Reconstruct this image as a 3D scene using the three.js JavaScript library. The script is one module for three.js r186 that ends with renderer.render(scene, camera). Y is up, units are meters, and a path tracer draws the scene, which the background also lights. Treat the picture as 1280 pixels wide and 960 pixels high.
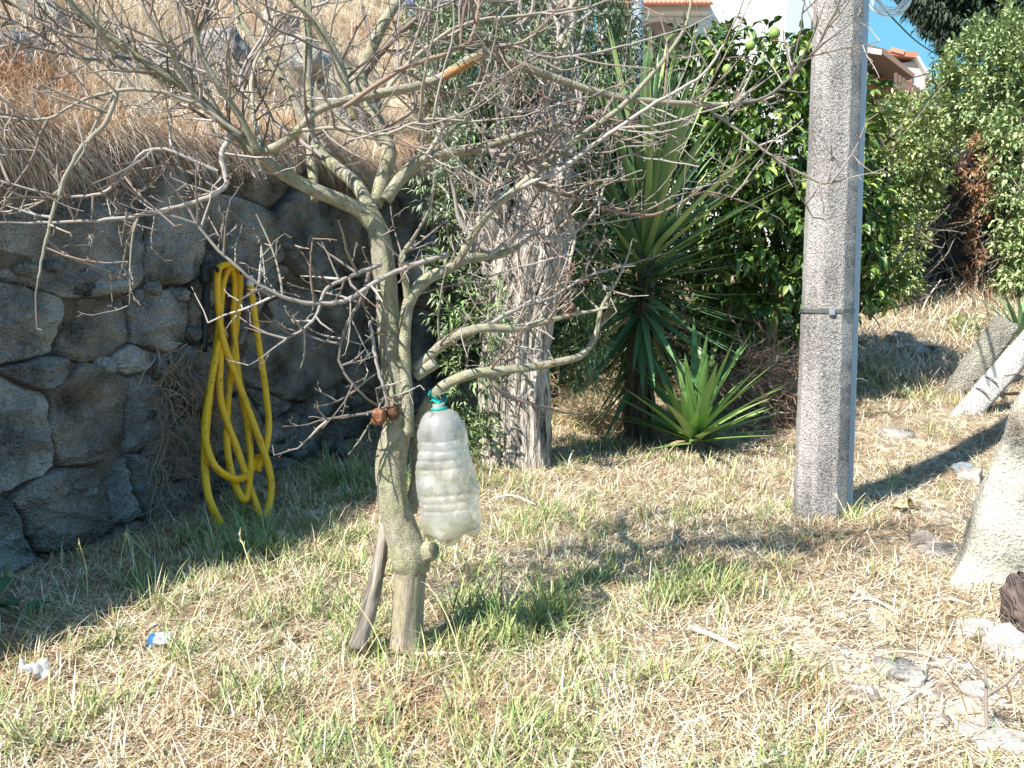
import * as THREE from 'three';
import { mergeGeometries, mergeVertices, toCreasedNormals } from 'three/addons/utils/BufferGeometryUtils.js';
import { ImprovedNoise } from 'three/addons/math/ImprovedNoise.js';
import { RoundedBoxGeometry } from 'three/addons/geometries/RoundedBoxGeometry.js';

// ---------------------------------------------------------------- camera, sky, sun, exposure
const scene = new THREE.Scene();
const EYE = 1.2, PITCH = 6 * Math.PI / 180, F = 1100;          // metres, radians, focal length in pixels of a 1280-pixel-wide frame
const camera = new THREE.PerspectiveCamera(2 * Math.atan(480 / F) * 180 / Math.PI, 4 / 3, 0.05, 3000);
camera.position.set(0, EYE, 0);
camera.rotation.x = -PITCH;
scene.add(camera);

const SUN_AZ = new THREE.Vector2(-0.79, 0.61).normalize(), SUN_EL = 48 * Math.PI / 180;   // where the sun stands: behind the left shoulder
const SUN = new THREE.Vector3(SUN_AZ.x * Math.cos(SUN_EL), Math.sin(SUN_EL), SUN_AZ.y * Math.cos(SUN_EL));
{
  const W = 512, H = 256, data = new Float32Array(W * H * 4);
  for (let j = 0; j < H; j++) {
    const el = ((j + 0.5) / H - 0.5) * Math.PI, up = Math.sin(el), t = Math.pow(Math.max(up, 0), 0.55);
    let c = [0.14 + (0.10 - 0.14) * t, 0.47 + (0.175 - 0.47) * t, 0.60 + (0.36 - 0.60) * t];
    if (up < 0) c = [0.16, 0.30, 0.42];
    for (let i = 0; i < W; i++) { const o = (j * W + i) * 4; data[o] = c[0]; data[o + 1] = c[1]; data[o + 2] = c[2]; data[o + 3] = 1; }
  }
  const sky = new THREE.DataTexture(data, W, H, THREE.RGBAFormat, THREE.FloatType);
  sky.mapping = THREE.EquirectangularReflectionMapping; sky.magFilter = THREE.LinearFilter; sky.needsUpdate = true;
  scene.background = sky; scene.environment = sky;
}
const sun = new THREE.DirectionalLight(new THREE.Color().setRGB(1, 0.955, 0.885), 5);
sun.position.copy(SUN).multiplyScalar(60); sun.target.position.set(0, 0, -6); scene.add(sun, sun.target);
sun.castShadow = true; sun.shadow.mapSize.set(4096, 4096); sun.shadow.radius = 1;
Object.assign(sun.shadow.camera, { left: -30, right: 30, top: 30, bottom: -30, near: 1, far: 160 });
const renderer = new THREE.WebGLRenderer({ antialias: true });
renderer.toneMapping = THREE.LinearToneMapping; renderer.toneMappingExposure = 2.1;
renderer.shadowMap.enabled = true;

// ---------------------------------------------------------------- helpers
const V = (x, y, z) => new THREE.Vector3(x, y, z);
const C = (r, g, b) => new THREE.Color().setRGB(r, g, b);
const { sin, cos, PI, abs, min, max, floor, sqrt, pow, hypot, exp } = Math;
const clamp = (x, a = 0, b = 1) => min(b, max(a, x)), mixn = (a, b, t) => a + (b - a) * t;
const smooth = (a, b, x) => { const t = clamp((x - a) / (b - a)); return t * t * (3 - 2 * t); };
function rng(seed) { let a = seed | 0; return () => { a = (a + 0x6d2b79f5) | 0; let t = Math.imul(a ^ (a >>> 15), 1 | a); t = (t + Math.imul(t ^ (t >>> 7), 61 | t)) ^ t; return ((t ^ (t >>> 14)) >>> 0) / 4294967296; }; }
const IN = new ImprovedNoise(), noise = (x, y, z = 0) => IN.noise(x + 17.3, y + 5.1, z + 31.7);
const fbm = (x, y, z, n = 3) => { let s = 0, a = 1, f = 1; for (let i = 0; i < n; i++) { s += a * noise(x * f, y * f, z * f); a *= 0.5; f *= 2.03; } return s; };
const sgn = (r) => r() * 2 - 1;
const randDir = (r) => { const y = sgn(r), a = r() * 2 * PI, q = sqrt(1 - y * y); return V(q * cos(a), y, q * sin(a)); };

// pixel (of the 1280 x 960 photograph) + distance -> place in the world
const ray = (px, py) => { const X = (px - 640) / F, Y = (480 - py) / F; return V(X, Y * cos(PITCH) - sin(PITCH), -Y * sin(PITCH) - cos(PITCH)); };
const P = (px, py, d) => { const r = ray(px, py); return r.multiplyScalar(d / -r.z).add(V(0, EYE, 0)); };
const M = (px, d) => px * d / F;                                 // pixels -> metres at a distance

function groundH(x, z) {
  const d = -z;
  let h = 0.225 * Math.log(1 + exp((min(d, 16) - 7.6) * 2)) / 2;
  h += 0.16 * smooth(2.2, 4.2, x) * smooth(3, 6, d) * (1 - smooth(7, 9, d));
  h += 0.1 * smooth(4.5, 6.5, d) * (1 - smooth(-0.6, 1.2, x));
  return h + 0.035 * noise(x * 0.9, z * 0.9, 2) + 0.018 * noise(x * 3, z * 3, 7) * (1 - smooth(12, 20, d));
}
function G(px, py) {                                             // where a pixel's ray meets the ground
  const r = ray(px, py); let t = 0.5;
  for (let i = 0; i < 4000; i++) { const y = EYE + r.y * t; if (y <= groundH(r.x * t, r.z * t)) break; t += 0.01; if (t > 60) break; }
  return V(r.x * t, groundH(r.x * t, r.z * t), r.z * t);
}

const taken = {};
function numbered(name) { const n = taken[name] = (taken[name] ?? -1) + 1; return n ? name + '_' + String(n).padStart(3, '0') : name; }
function tag(o, label, category, group, kind) { if (label) o.userData.label = label; if (category) o.userData.category = category; if (group) o.userData.group = group; if (kind) o.userData.kind = kind; return o; }
function base(name, at, label, category, group) { const g = new THREE.Group(); g.name = numbered(name); if (at) g.position.copy(at); scene.add(g); return tag(g, label, category, group); }
const _inv = new THREE.Matrix4();
function part(name, geo, mat, parent) {                          // geometry is given in world places and moved into its parent's own axes
  const m = new THREE.Mesh(geo, mat); m.name = parent ? name : numbered(name); m.castShadow = m.receiveShadow = true;
  if (parent) { const o = V(0, 0, 0); for (let p = parent; p && p !== scene; p = p.parent) o.add(p.position); geo.translate(-o.x, -o.y, -o.z); parent.add(m); } else scene.add(m);
  return m;
}
function local(name, geo, mat, parent) { const m = new THREE.Mesh(geo, mat); m.name = name; m.castShadow = m.receiveShadow = true; parent.add(m); return m; }

// a soup of triangles with colours per piece
class Soup {
  constructor(lean = false) { this.lean = lean; this.p = new Float32Array(3072); this.c = new Float32Array(3072); this.u = new Float32Array(2048); this.i = new Uint32Array(4096); this.n = 0; this.m = 0; }
  v(x, y, z, col, u = 0, w = 0) {
    const k = this.n * 3;
    if (k + 3 > this.p.length) { const g = (a) => { const b = new Float32Array(a.length * 2); b.set(a); return b; }; this.p = g(this.p); this.c = g(this.c); this.u = g(this.u); }
    this.p[k] = x; this.p[k + 1] = y; this.p[k + 2] = z; this.c[k] = col.r; this.c[k + 1] = col.g; this.c[k + 2] = col.b; this.u[this.n * 2] = u; this.u[this.n * 2 + 1] = w; return this.n++;
  }
  t(a, b, c) { if (this.m + 3 > this.i.length) { const b2 = new Uint32Array(this.i.length * 2); b2.set(this.i); this.i = b2; } this.i[this.m++] = a; this.i[this.m++] = b; this.i[this.m++] = c; }
  q(a, b, c, d) { this.t(a, b, c); this.t(a, c, d); }
  geo() {
    const g = new THREE.BufferGeometry();
    g.setAttribute('position', new THREE.BufferAttribute(this.p.slice(0, this.n * 3), 3)); g.setAttribute('color', new THREE.BufferAttribute(this.c.slice(0, this.n * 3), 3));
    if (!this.lean) g.setAttribute('uv', new THREE.BufferAttribute(this.u.slice(0, this.n * 2), 2));
    g.setIndex(new THREE.BufferAttribute(this.i.slice(0, this.m), 1)); g.computeVertexNormals(); return g;
  }
  // a tube along points; radii per point
  tube(pts, rad, radial, col, rough = 0, seed = 0) {
    const n = pts.length; let nx = null; const rows = []; let len = 0;
    for (let k = 0; k < n; k++) {
      const t = pts[min(k + 1, n - 1)].clone().sub(pts[max(k - 1, 0)]).normalize();
      if (!nx) nx = abs(t.y) > 0.9 ? V(1, 0, 0) : V(0, 1, 0);
      nx = nx.clone().sub(t.clone().multiplyScalar(nx.dot(t))).normalize();
      const by = t.clone().cross(nx);
      if (k) len += pts[k].distanceTo(pts[k - 1]);
      const row = [];
      for (let j = 0; j <= radial; j++) {
        const a = (j % radial) / radial * 2 * PI; let r = rad[k];
        if (rough) r *= 1 + rough * fbm(cos(a) * 1.7 + seed, sin(a) * 1.7, len / max(rad[0], 0.004) * 0.35, 2);
        const x = pts[k].x + (nx.x * cos(a) + by.x * sin(a)) * r, y = pts[k].y + (nx.y * cos(a) + by.y * sin(a)) * r, z = pts[k].z + (nx.z * cos(a) + by.z * sin(a)) * r;
        row.push(this.v(x, y, z, col, j / radial * 2 * PI * max(rad[0], 0.01), len));
      }
      rows.push(row);
    }
    for (let k = 0; k < n - 1; k++) for (let j = 0; j < radial; j++) this.q(rows[k][j], rows[k][j + 1], rows[k + 1][j + 1], rows[k + 1][j]);
    for (const [k, s] of [[0, -1], [n - 1, 1]]) { const c = this.v(pts[k].x, pts[k].y, pts[k].z, col); for (let j = 0; j < radial; j++) s > 0 ? this.t(rows[k][j], rows[k][j + 1], c) : this.t(rows[k][j + 1], rows[k][j], c); }
  }
  // a grass blade or leaf strip: root, heading, length, width, lean from upright, droop
  blade(x, y, z, yaw, len, w, lean, droop, col, segs = 3, fold = 0) {
    let th = lean, px = x, py = y, pz = z, a = null; const sx = -sin(yaw), sz = cos(yaw), st = len / segs;
    for (let k = 0; k <= segs; k++) {
      const f = k / segs, hw = w / 2 * (k === 0 ? 0.7 : pow(1 - f, 0.6)), ny = fold * hw;
      if (k === segs) { const tip = this.v(px, py, pz, col, 0.5, len); fold ? (this.t(a[0], a[1], tip), this.t(a[1], a[2], tip)) : this.t(a[0], a[1], tip); break; }
      const ux = cos(yaw) * cos(th), uy = sin(th), uz = sin(yaw) * cos(th);  // across-normal, for the fold
      const row = fold ? [this.v(px + sx * hw, py, pz + sz * hw, col, 0, f * len), this.v(px + ux * ny, py - uy * ny, pz + uz * ny, col, 0.5, f * len), this.v(px - sx * hw, py, pz - sz * hw, col, 1, f * len)]
        : [this.v(px + sx * hw, py, pz + sz * hw, col, 0, f * len), this.v(px - sx * hw, py, pz - sz * hw, col, 1, f * len)];
      if (a) for (let j = 0; j < row.length - 1; j++) this.q(a[j], a[j + 1], row[j + 1], row[j]);
      a = row;
      px += cos(yaw) * sin(th) * st; py += cos(th) * st; pz += sin(yaw) * sin(th) * st; th += droop / segs;
    }
  }
}
function spline(pts, radii, per) {                               // Catmull-Rom through points, radii with it
  const c = new THREE.CatmullRomCurve3(pts, false, 'centripetal'), n = max(2, per), out = [], r = [];
  for (let k = 0; k <= n; k++) { const t = k / n; out.push(c.getPoint(t)); const f = t * (pts.length - 1), i = min(floor(f), pts.length - 2); r.push(mixn(radii[i], radii[i + 1], f - i)); }
  return [out, r];
}
function blob(rx, ry, rz, detail, amp, freq, seed) {             // a rough stone
  let g = mergeVertices(new THREE.IcosahedronGeometry(1, detail).deleteAttribute('normal').deleteAttribute('uv'));
  const p = g.attributes.position, uv = new Float32Array(p.count * 2);
  for (let k = 0; k < p.count; k++) {
    const x = p.getX(k), y = p.getY(k), z = p.getZ(k), f = 1 + amp * fbm(x * freq + seed, y * freq, z * freq + seed, 4);
    const q = (v) => Math.sign(v) * pow(abs(v), 0.75);
    p.setXYZ(k, q(x) * rx * f, q(y) * ry * f, q(z) * rz * f); uv[k * 2] = (x * rx + y * 0.3 * ry) + seed; uv[k * 2 + 1] = (y * ry + z * rz);
  }
  g.setAttribute('uv', new THREE.BufferAttribute(uv, 2)); g.computeVertexNormals(); return g;
}
// instances collected, then drawn as one
class Copies {
  constructor() { this.m = []; this.c = []; }
  add(pos, quat, sx, sy, sz, col) { const m = new THREE.Matrix4().compose(pos, quat, V(sx, sy, sz)); for (let k = 0; k < 16; k++) this.m.push(m.elements[k]); this.c.push(col.r, col.g, col.b); }
  build(name, geo, mat, parent) {
    const n = this.c.length / 3, o = new THREE.InstancedMesh(geo, mat, n);
    o.instanceMatrix.array.set(this.m); o.instanceColor = new THREE.InstancedBufferAttribute(new Float32Array(this.c), 3);
    o.name = name; o.castShadow = o.receiveShadow = true; o.userData.kind = 'stuff'; if (parent) parent.add(o); return o;
  }
}
const Q = (x, y, z) => new THREE.Quaternion().setFromEuler(new THREE.Euler(x, y, z, 'YXZ'));
const toward = (dir, roll) => new THREE.Quaternion().setFromUnitVectors(V(0, 1, 0), dir).multiply(new THREE.Quaternion().setFromAxisAngle(V(0, 1, 0), roll));

// ---------------------------------------------------------------- textures: grain, speckle and wear only
function hash(x, y, s) { let h = Math.imul(x, 374761393) ^ Math.imul(y, 668265263) ^ Math.imul(s, 982451653); h = Math.imul(h ^ (h >>> 13), 1274126177); return ((h ^ (h >>> 16)) >>> 0) / 4294967296; }
function tile(u, v, nx, ny, s) {                                 // value noise that repeats
  const x = u * nx, y = v * ny, i = floor(x), j = floor(y), fx = x - i, fy = y - j, a = fx * fx * (3 - 2 * fx), b = fy * fy * (3 - 2 * fy), w = (q, n) => ((q % n) + n) % n;
  const h = (p, q) => hash(w(p, nx), w(q, ny), s);
  return mixn(mixn(h(i, j), h(i + 1, j), a), mixn(h(i, j + 1), h(i + 1, j + 1), a), b);
}
const tfbm = (u, v, nx, ny, s, n = 4) => { let t = 0, a = 0.5, w = 0; for (let k = 0; k < n; k++) { t += a * tile(u, v, nx << k, ny << k, s + k); w += a; a *= 0.55; } return t / w; };
function texture(size, fn, metres, srgb) {
  const d = new Uint8Array(size * size * 4);
  for (let y = 0; y < size; y++) for (let x = 0; x < size; x++) {
    const c = fn((x + 0.5) / size, (y + 0.5) / size), o = (y * size + x) * 4;
    for (let k = 0; k < 3; k++) d[o + k] = 255 * (srgb ? pow(clamp(c[k]), 1 / 2.2) : clamp(c[k])); d[o + 3] = 255;
  }
  const t = new THREE.DataTexture(d, size, size); t.wrapS = t.wrapT = THREE.RepeatWrapping; t.magFilter = THREE.LinearFilter; t.minFilter = THREE.LinearMipmapLinearFilter;
  t.repeat.set(1 / metres[0], 1 / metres[1]); if (srgb) t.colorSpace = THREE.SRGBColorSpace; t.needsUpdate = true; return t;
}
const grey = (x) => [x, x, x];
const tx = {
  rock: texture(512, (u, v) => {
    const g = tfbm(u, v, 4, 4, 1, 6), f = tile(u, v, 190, 190, 9), st = smooth(0.52, 0.7, tfbm(u, v, 3, 3, 21, 5)), li = smooth(0.62, 0.7, tfbm(u, v, 9, 9, 33, 4));
    let k = 0.55 + 0.65 * (g - 0.5) * 2.4 + 0.34 * (f - 0.5);
    let c = [k, k * 0.97, k * 0.93]; const br = [k * 0.78, k * 0.56, k * 0.38];
    c = c.map((x, i) => mixn(x, br[i], st * 0.5)); return c.map((x, i) => mixn(x, [0.72, 0.72, 0.62][i], li * 0.35));
  }, [0.9, 0.9], true),
  rockBump: texture(512, (u, v) => grey(0.6 * tfbm(u, v, 6, 6, 51, 6) + 0.25 * tile(u, v, 120, 120, 9) + 0.15 * tile(u, v, 250, 250, 5)), [0.9, 0.9]),
  concrete: texture(1024, (u, v) => {
    const a = tile(u, v, 190, 190, 3), b = tile(u, v, 250, 250, 4), s = tfbm(u, v, 3, 2, 8, 5); let k = 0.60 + 0.5 * (a - 0.5) + 0.36 * (b - 0.5) + 0.6 * (s - 0.5) + 0.55 * (tfbm(u, v, 12, 1, 19, 4) - 0.5);
    if (tile(u, v, 110, 110, 77) > 0.88) k *= 0.5; const w = hash(floor(u * 190), floor(v * 190), 6) - 0.5; return [k * (1 + 0.05 * w), k, k * (0.98 - 0.06 * w)];
  }, [1, 1], true),
  concreteBump: texture(1024, (u, v) => grey(0.6 * tile(u, v, 190, 190, 3) + 0.4 * tile(u, v, 250, 250, 4) - (tile(u, v, 110, 110, 77) > 0.88 ? 0.35 : 0)), [1, 1]),
  bark: texture(512, (u, v) => {
    const s = tfbm(u, v, 9, 12, 11, 5), f = tile(u, v, 70, 120, 4), li = smooth(0.42, 0.6, tfbm(u, v, 5, 6, 41, 5)), k = 0.68 + 0.6 * (s - 0.5) + 0.45 * (f - 0.5);
    const c = [k, k * 0.95, k * 0.86], l = [k * 0.98, k * 1.0, k * 0.72]; return c.map((x, i) => mixn(x, l[i], li * 0.85));
  }, [0.16, 0.3], true),
  barkBump: texture(512, (u, v) => grey(0.55 * tfbm(u, v, 9, 12, 11, 5) + 0.45 * tile(u, v, 70, 120, 4)), [0.16, 0.3]),
  olive: texture(512, (u, v) => {
    const s = tfbm(u, v, 22, 3, 61, 5), f = tfbm(u, v, 70, 14, 62, 3), b = tfbm(u, v, 4, 3, 68, 4); let k = 0.66 + 1.5 * (s - 0.5) + 0.8 * (f - 0.5) + 0.3 * (b - 0.5);
    return [k, k * 0.94, k * 0.86];
  }, [0.5, 0.7], true),
  oliveBump: texture(512, (u, v) => grey(0.65 * tfbm(u, v, 22, 3, 61, 5) + 0.35 * tfbm(u, v, 70, 14, 62, 3)), [0.5, 0.7]),
  soil: texture(1024, (u, v) => {
    const a = tfbm(u, v, 5, 5, 81, 5), f = tfbm(u + 0.02 * tile(u, v, 6, 6, 1), v, 60, 9, 83, 4), g = tfbm(u, v + 0.02 * tile(u, v, 7, 7, 2), 9, 60, 84, 4), s = tile(u, v, 300, 300, 85);
    const w = smooth(0.5, 0.66, max(f, g)), k = 0.75 + 0.6 * (a - 0.5) + 0.3 * (s - 0.5); const d = [0.31 * k, 0.235 * k, 0.16 * k], l = [0.60 * k, 0.50 * k, 0.34 * k];
    return d.map((x, i) => mixn(x, l[i], w));
  }, [1.7, 1.7], true),
  soilBump: texture(512, (u, v) => grey(0.5 * tfbm(u, v, 20, 20, 91, 5) + 0.5 * max(tfbm(u, v, 60, 9, 83, 4), tfbm(u, v, 9, 60, 84, 4))), [1.7, 1.7]),
  plaster: texture(256, (u, v) => grey(0.92 + 0.12 * (tfbm(u, v, 4, 4, 3, 5) - 0.5) + 0.06 * (tile(u, v, 120, 120, 2) - 0.5)), [3, 3], true),
  hose: texture(256, (u, v) => { const d = smooth(0.6, 0.72, tfbm(u, v, 4, 8, 14, 5)); return [mixn(1, 0.5, d * 0.8), mixn(1, 0.45, d * 0.8), mixn(1, 2.5, d * 0.6)]; }, [0.07, 0.5], true),
  wood: texture(256, (u, v) => { const k = 0.7 + 0.8 * (tfbm(u, v, 24, 2, 5, 4) - 0.5); return [k, k * 0.95, k * 0.88]; }, [0.12, 0.6], true),
  boards: texture(256, (u, v) => { const k = 0.75 + 0.7 * (tfbm(u, v, 20, 3, 5, 5) - 0.5); return [k, k, k]; }, [1.2, 3], true),
};
const std = (o) => new THREE.MeshStandardMaterial({ roughness: 0.9, ...o });
const leafy = (r, t, o = {}) => new THREE.MeshStandardMaterial({ roughness: r, side: THREE.DoubleSide, ...o });
const mat = {
  soil: std({ vertexColors: true, map: tx.soil, bumpMap: tx.soilBump, bumpScale: 0.02, roughness: 1 }),
  rock: [[0.30, 0.30, 0.305], [0.25, 0.25, 0.255], [0.35, 0.345, 0.345], [0.27, 0.26, 0.25], [0.28, 0.25, 0.225]].map((c) => std({ color: C(...c.map((x) => x * 1.3)), map: tx.rock, bumpMap: tx.rockBump, bumpScale: 0.05 })),
  paleRock: std({ color: C(0.58, 0.55, 0.51), map: tx.rock, bumpMap: tx.rockBump, bumpScale: 0.015 }),
  granite: std({ color: C(0.60, 0.59, 0.52), map: tx.rock, bumpMap: tx.rockBump, bumpScale: 0.025 }),
  earth: std({ color: C(0.19, 0.15, 0.12), map: tx.rock, bumpMap: tx.rockBump, bumpScale: 0.04 }),
  concrete: std({ color: C(0.47, 0.445, 0.435), map: tx.concrete, bumpMap: tx.concreteBump, bumpScale: 0.006 }),
  bark: std({ color: C(0.43, 0.415, 0.345), map: tx.bark, bumpMap: tx.barkBump, bumpScale: 0.004 }),
  root: std({ color: C(0.44, 0.39, 0.33), map: tx.bark, bumpMap: tx.oliveBump, bumpScale: 0.004 }),
  twig: std({ vertexColors: true, roughness: 0.75 }),
  olive: std({ color: C(0.66, 0.62, 0.58), map: tx.olive, bumpMap: tx.oliveBump, bumpScale: 0.05 }),
  grass: std({ vertexColors: true, roughness: 0.7, side: THREE.DoubleSide }),
  green: leafy(0.6, 0.25, { vertexColors: true }),
  oliveLeaf: leafy(0.6, 0.15), citrusLeaf: leafy(0.38, 0.25), broadLeaf: leafy(0.6, 0.3), needle: leafy(0.8, 0.1),
  yucca: leafy(0.42, 0.15, { vertexColors: true }),
  hose: std({ color: C(0.88, 0.48, 0.012), map: tx.hose, roughness: 0.42 }),
  black: std({ color: C(0.018, 0.018, 0.02), roughness: 0.55 }),
  white: std({ color: C(0.80, 0.80, 0.78), map: tx.plaster }), cream: std({ color: C(0.62, 0.55, 0.50), map: tx.plaster }),
  tile: std({ color: C(0.50, 0.20, 0.13), roughness: 0.85 }), brick: std({ color: C(0.42, 0.17, 0.09), map: tx.plaster }),
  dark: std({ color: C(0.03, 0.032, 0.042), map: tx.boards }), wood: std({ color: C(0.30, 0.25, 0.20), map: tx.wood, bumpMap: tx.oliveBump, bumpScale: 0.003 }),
  steel: std({ color: C(0.42, 0.46, 0.50), roughness: 0.45, metalness: 0.6 }), pipe: std({ color: C(0.40, 0.48, 0.56), roughness: 0.5 }),
  rust: std({ color: C(0.33, 0.18, 0.10), roughness: 0.8 }), blue: std({ color: C(0.05, 0.13, 0.30), roughness: 0.6 }),
};

// ---------------------------------------------------------------- the wall's line, the wall, the bank above it
const WA = V(-2.13, 0, -3.85), WD = V(0.342, 0, -0.94), WN = V(0.94, 0, 0.342), S_END = 4.2, KS = 0.62;
const W = (s, y, n = 0) => V(WA.x + WD.x * s + WN.x * n, y, WA.z + WD.z * s + WN.z * n);
const wallTop = (s) => 1.83 + 0.17 * clamp(s, 0, 1.9) - 0.1 * min(s, 0) + 0.05 * noise(s * 2.1, 3, 1);
function onWall(px, py, off = 0) { const r = ray(px, py), o = V(0, EYE, 0), a = W(0, 0, off), t = a.clone().sub(o).dot(WN) / r.dot(WN); return r.multiplyScalar(t).add(o); }
const toWall = (p) => { const d = p.clone().sub(WA); return { s: d.dot(WD), n: d.dot(WN) }; };
const behindWall = (x, z) => { const q = toWall(V(x, 0, z)); return q.n < 0.02 && q.s < S_END + 0.15; };
{
  // where each stone of the photograph sits: x, y, half size in pixels
  const seeds = [[95, 262, 95], [20, 262, 72], [190, 285, 66], [262, 222, 24], [320, 222, 42], [300, 300, 52], [385, 290, 44], [440, 300, 40], [40, 392, 48], [118, 402, 42], [180, 358, 18], [205, 396, 40],
    [18, 540, 56], [62, 484, 32], [112, 520, 52], [165, 452, 24], [192, 440, 18], [190, 510, 42], [375, 430, 62], [270, 390, 36], [262, 470, 36], [318, 400, 24], [440, 400, 46], [490, 370, 36], [480, 460, 40], [525, 430, 34],
    [12, 672, 36], [48, 606, 14], [44, 572, 14], [84, 640, 46], [140, 620, 30], [190, 600, 24], [235, 560, 36], [228, 625, 26], [285, 540, 34], [285, 610, 30], [345, 500, 16], [362, 478, 13], [400, 508, 13], [420, 540, 16], [385, 545, 18], [355, 545, 20], [340, 600, 26], [395, 590, 22],
    [450, 520, 28], [440, 570, 22], [500, 530, 30], [540, 500, 30], [545, 570, 24], [500, 590, 22], [460, 240, 30], [500, 290, 36], [540, 340, 34], [545, 270, 30], [420, 350, 20], [345, 350, 24], [150, 700, 30], [60, 720, 30], [230, 690, 28]];
  const cells = seeds.map(([x, y, r]) => { const p = onWall(x, y), q = toWall(p); return [q.s * KS, p.y, r * p.distanceTo(V(0, EYE, 0)) / F * 1.1]; }).filter((c) => c[0] < S_END * KS);
  const r = rng(11);
  for (let s = -2.6; s < -0.3; s += 0.36) for (let y = 0.05; y < 2.2; y += 0.33) cells.push([s + sgn(r) * 0.1 - 0.02, y + sgn(r) * 0.09, 0.18]);
  for (let s = -0.2; s < S_END * KS; s += 0.34) cells.push([s + sgn(r) * 0.06, -0.22, 0.16]);
  const t = base('stone_wall', W(0, 0), 'dry-laid wall of rough dark granite blocks in shade holding up the grassy bank', 'wall');
  cells.forEach(([cs, cy, cr], i) => {
    let poly = [[-3.2, -0.35], [S_END * KS, -0.35], [S_END * KS, 3], [-3.2, 3]];
    const clip = (nx, ny, k) => { const out = []; poly.forEach((a, j) => { const b = poly[(j + 1) % poly.length], da = nx * a[0] + ny * a[1] - k, db = nx * b[0] + ny * b[1] - k; if (da <= 0) out.push(a); if (da * db < 0) { const f = da / (da - db); out.push([a[0] + (b[0] - a[0]) * f, a[1] + (b[1] - a[1]) * f]); } }); poly = out; };
    cells.forEach(([s, y, rr], j) => { if (j !== i && poly.length) clip(2 * (s - cs), 2 * (y - cy), s * s + y * y - cs * cs - cy * cy - rr * rr + cr * cr); });
    { const k = (cs > 1.9 * KS ? 0 : cs > 0 ? 0.17 : -0.1) / KS; clip(-k, 1, wallTop(cs / KS) - k * cs); } 
    if (poly.length < 3) return;
    let gx = 0, gy = 0, area = 0; poly.forEach((a, j) => { const b = poly[(j + 1) % poly.length], c = a[0] * b[1] - b[0] * a[1]; area += c; gx += (a[0] + b[0]) * c; gy += (a[1] + b[1]) * c; });
    area /= 2; if (abs(area) < 0.003) return; gx /= 6 * area; gy /= 6 * area;
    for (let k = 0; k < 2; k++) { const o = []; poly.forEach((a, j) => { const b = poly[(j + 1) % poly.length]; const f = k ? 0.2 : 0.1; o.push([mixn(a[0], b[0], f), mixn(a[1], b[1], f)], [mixn(a[0], b[0], 1 - f), mixn(a[1], b[1], 1 - f)]); }); poly = o; }
    const ring = []; poly.forEach((a, j) => { const b = poly[(j + 1) % poly.length], n = max(1, Math.round(hypot(b[0] - a[0], b[1] - a[1]) / 0.03)); for (let k = 0; k < n; k++) ring.push([mixn(a[0], b[0], k / n), mixn(a[1], b[1], k / n)]); });
    const sz = sqrt(abs(area)), gap = 0.001 + 0.006 * r(), L = [[0, -0.2], [0, -0.035], [0.012, -0.010], [0.04, 0.001], [0.1, 0.009], [0.2, 0.013], [0.32, 0.015], [0.47, 0.016], [0.64, 0.017], [0.82, 0.017]];
    const tx_ = sgn(r) * 0.12, ty_ = sgn(r) * 0.14, off = sgn(r) * 0.028 + min(0.02, sz * 0.04), sd = i * 3.7, pos = [], uv = [], ix = [];
    const put = (s, y, n) => { const q = W(s / KS, y, n); pos.push(q.x, q.y, q.z); uv.push(s / KS + i * 0.37, y + i * 0.61); };
    const planes = [0, 1, 2, 3, 4].map(() => { const a = r() * 2 * PI, k = 0.03 + 0.17 * r(); return [cos(a) * k, sin(a) * k, sz * (-0.005 + 0.06 * r())]; });
    const facet = (s, y) => { let h = 0.05; for (const [a, b, c] of planes) h = min(h, c - a * (s - gx) - b * (y - gy)); return h; };
    const front = (s, y, n, f) => n + off - 0.01 + 0.8 * facet(s, y) + (s - gx) * tx_ + (y - gy) * ty_ + f * (0.05 * noise(s * 4, y * 5, sd) - 0.055 * abs(noise(s * 7, y * 10, sd + 9)) + 0.03 * abs(noise(s * 17, y * 19, sd)) + 0.014 * noise(s * 34, y * 34, sd) + 0.007 * noise(s * 70, y * 70, sd));
    for (const [f, n] of L) for (const [s, y] of ring) {
      const dx = s - gx, dy = y - gy, dl = hypot(dx, dy) || 1, w = (1 - f) * (1 - (gap + 0.016 * noise(s * 13, y * 13, sd) + 0.008 * noise(s * 31, y * 31, sd)) / dl), S = gx + dx * w, Y = gy + dy * w;
      put(S, Y, f === 0 && n < -0.1 ? n : front(S, Y, n, clamp(0.35 + f * 5)));
    }
    const m = ring.length; put(gx, gy, front(gx, gy, 0.027, 1)); const top = L.length * m;
    for (let k = 0; k < L.length - 1; k++) for (let j = 0; j < m; j++) { const a = k * m + j, b = k * m + (j + 1) % m; ix.push(a, b, b + m, a, b + m, a + m); }
    for (let j = 0; j < m; j++) ix.push((L.length - 1) * m + j, (L.length - 1) * m + (j + 1) % m, top);
    const g = new THREE.BufferGeometry(); g.setAttribute('position', new THREE.Float32BufferAttribute(pos, 3)); g.setAttribute('uv', new THREE.Float32BufferAttribute(uv, 2)); g.setIndex(ix); g.computeVertexNormals();
    part('stone', toCreasedNormals(g, 0.5), mat.rock[i % 5 === 4 ? 4 : floor(r() * 4)], t);
  });
  // packed earth behind the joints
  const g = new THREE.PlaneGeometry(1, 1, 90, 34), p = g.attributes.position, u = g.attributes.uv;
  for (let k = 0; k < p.count; k++) { const s = mixn(-3.2, S_END + 0.05, p.getX(k) + 0.5), y = mixn(-0.3, wallTop(s) + 0.02, p.getY(k) + 0.5), q = W(s, y, -0.05 + 0.02 * noise(s * 9, y * 9, 4)); p.setXYZ(k, q.x, q.y, q.z); u.setXY(k, s, y); }
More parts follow.
